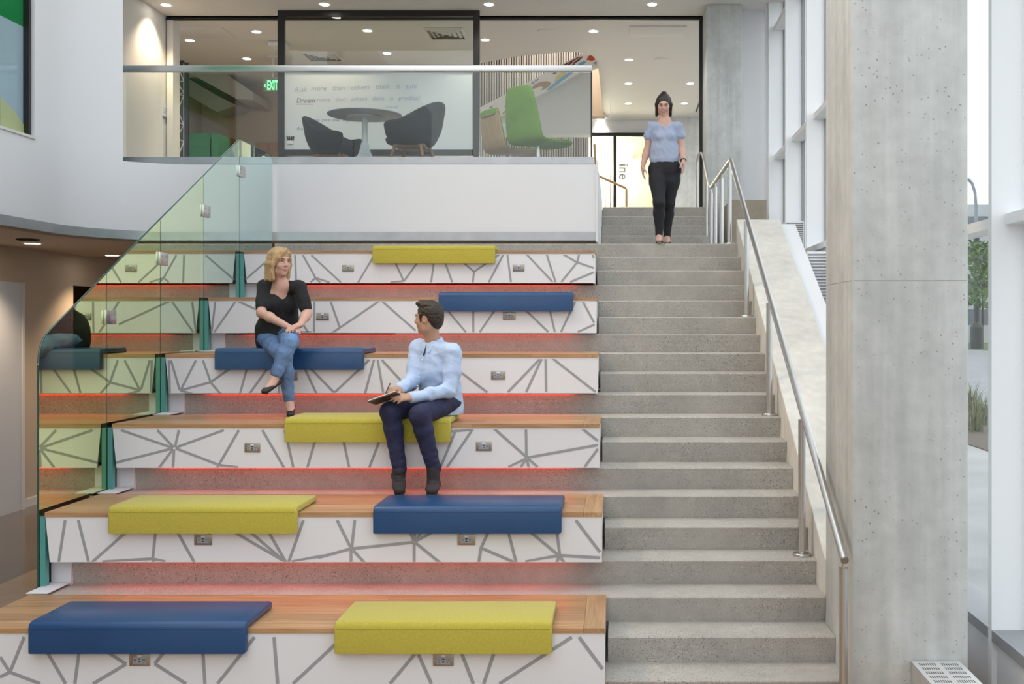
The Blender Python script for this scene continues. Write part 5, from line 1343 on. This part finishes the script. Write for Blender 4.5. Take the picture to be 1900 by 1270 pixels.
B_ = Sdf(); q, HB = head(B_, hc, (-.06, -.92, -.40), (0, -.35, 1), nb - V(0, 0, .045), .98, .046, True)
B_.chain([nb - V(0, 0, .03), chest, belly, pel], [.075, .125, .105, .13], .05, (f0, 1.5))
B_.cone(shL + (shR - shL) * .12, shR + (shL - shR) * .12, .032, .032, .035)
for sh, el, wr in ((shL, elL, wrL), (shR, elR, wrR)): B_.chain([sh, el, el + (wr - el) * .3, wr], [.036, .034, .035, .024], .03)
for hp_, kn, an in ((hipL, knL, anL), (hipR, knR, anR)): B_.chain([pel, hp_, kn, kn + (an - kn) * .35 + V(0, .02, 0), an], [.07, .07, .045, .045, .030], .03)
for an in (anL, anR): B_.chain([an, an + V(0, -.05, -.05), an + V(-.004, -.135, -.068)], [.033, .030, .024], .02)
hand(B_, wrR, V(.03, -.10, -1), V(1, .1, .1), V(.2, -1, -.1), [.18, .22, .26, .30], .92)
hand(B_, wrL, V(.05, -.12, -1), V(-1, .15, 0), V(-.1, -1, -.1), [.15, .2, .26, .3], .92, 0, .1)
B_.build('body', SKIN, wal, .0045)
face_bits(q, HB, wal, DARKB, mat('brow_dark', (.03, .02, .014), .7), mat('lips_w', (.52, .25, .22), .45), .98, lid=True)
S = Sdf()
S.ell(q(0, -.018, .032), (.080, .098, .094), HB, .01); S.ell(q(0, -.060, -.05), (.074, .040, .09), HB, .03)
for sg in (-1, 1):
    S.chain([q(sg * .062, .000, .060), q(sg * .080, .004, .0), q(sg * .079, .012, -.120)], [.018, .016, .015], .02); S.chain([q(sg * .060, -.03, .05), q(sg * .079, -.03, .0), q(sg * .078, -.025, -.118)], [.018, .017, .015], .02)
S.ell(q(0, -.050, -.080), (.072, .040, .06), HB, .02)
S.ell(q(0, -.050, .112), (.036, .034, .028), HB, .006)
S.ell(q(0, .118, -.036), (.067, .080, .108), HB, .008, sub=True)
S.build('hair', hairmat('black_hair', (.010, .007, .006), (.030, .020, .016), .4), wal, .0038, (.03, .0008, 4))
BLO = mat('grey_blue_blouse', (.36, .42, .56), .7, bump=(50, .15), var=(14, .05))
S = Sdf()
hem = Wm(1233, 296, YW2)
S.chain([hem, belly, chest], [.166, .150, .142], .06, (f0, 1.45)); S.cone(shL + (shR - shL) * .10, shR + (shL - shR) * .10, .047, .047, .05)
for sg in (-1, 1): S.ell(chest + f0 * .07 + lf * sg * .062 - V(0, 0, .01), (.055, .05, .055), [lf, f0, V(0, 0, 1)], .04)
for sh, el in ((shL, elL), (shR, elR)): S.cone(sh, sh + (el - sh) * .42 + (V(.010, 0, 0) if sh is shL else V(-.010, 0, 0)), .050, .053, .025)
for i in range(7):
    x = -.10 + .033 * i; S.cone(hem + V(x, -.105 + abs(x) * .3, .0), belly + V(x * .9, -.10 + abs(x) * .3, .10), .012, .006, .02)
S.ell(hem - V(0, 0, .155), (.30, .30, .12), None, .006, sub=True)
S.ell(nb + V(0, -.01, .035), (.070, .075, .066), None, .008, sub=True); S.cone(nb + f0 * .105 + V(0, 0, .02), nb + f0 * .125 - V(0, 0, .135), .066, .010, .008, sub=True)
bl = S.build('blouse', BLO, wal, .005, (.07, .0038, 12))
S = Sdf()
S.chain([hem - V(0, 0, .01), pel], [.150, .165], .05, (f0, 1.42))
for hp_, kn, an in ((hipL, knL, anL), (hipR, knR, anR)):
    S.chain([hp_, hp_ + (kn - hp_) * .35, kn], [.098, .093, .064], .035); S.chain([kn, kn + (an - kn) * .32 + V(0, .022, 0), an], [.064, .061, .040], .03)
for sg in (-1, 1): S.ell(pel + lf * sg * .07 + V(0, .08, -.03), (.08, .07, .08), None, .05)
S.build('trousers', mat('black_stretch', (.010, .010, .014), .75, bump=(70, .15)), wal, .0055, (.06, .002, 5))
for an in (anL, anR):
    t_ = an + V(-.004, -.135, -.072); h_ = an + V(0, .045, -.072); S = Sdf(); S.cone(h_, t_, .034, .033, .01, (V(0, 0, 1), 3.0)); so = S.build('sandal', mat('sandal_sole', (.30, .22, .16), .7), wal, .0042)
    for i, c in enumerate((.02, .06, .10)):
        p = an + V(0, -.02 - c * .9, -.052 - .012 * i); S = Sdf()
        for k_ in range(8):
            a0, a1 = math.pi * k_ / 8, math.pi * (k_ + 1) / 8; g = lambda a: p + V(math.cos(a) * .036, (.012 if i % 2 else -.012) * math.cos(a), math.sin(a) * .036 - .012)
            S.cone(g(a0), g(a1), .0055, .0055, .003)
        S.build('strap', mat('zebra_strap_%d' % (i % 2), (.02, .02, .02) if i % 2 == 0 else (.72, .68, .62), .6), so, .003)
S = Sdf(); d = nrm(wrL - elL); e1_ = nrm(np.cross(d, V(0, 1, 0))); e2_ = np.cross(d, e1_)
for i in range(12):
    a0, a1 = i * math.pi / 6, (i + 1) * math.pi / 6; S.cone(wrL + (e1_ * math.cos(a0) + e2_ * math.sin(a0)) * .030, wrL + (e1_ * math.cos(a1) + e2_ * math.sin(a1)) * .030, .006, .006, .003)
S.build('bracelet', mat('black_band', (.015, .015, .016), .4), wal, .003)
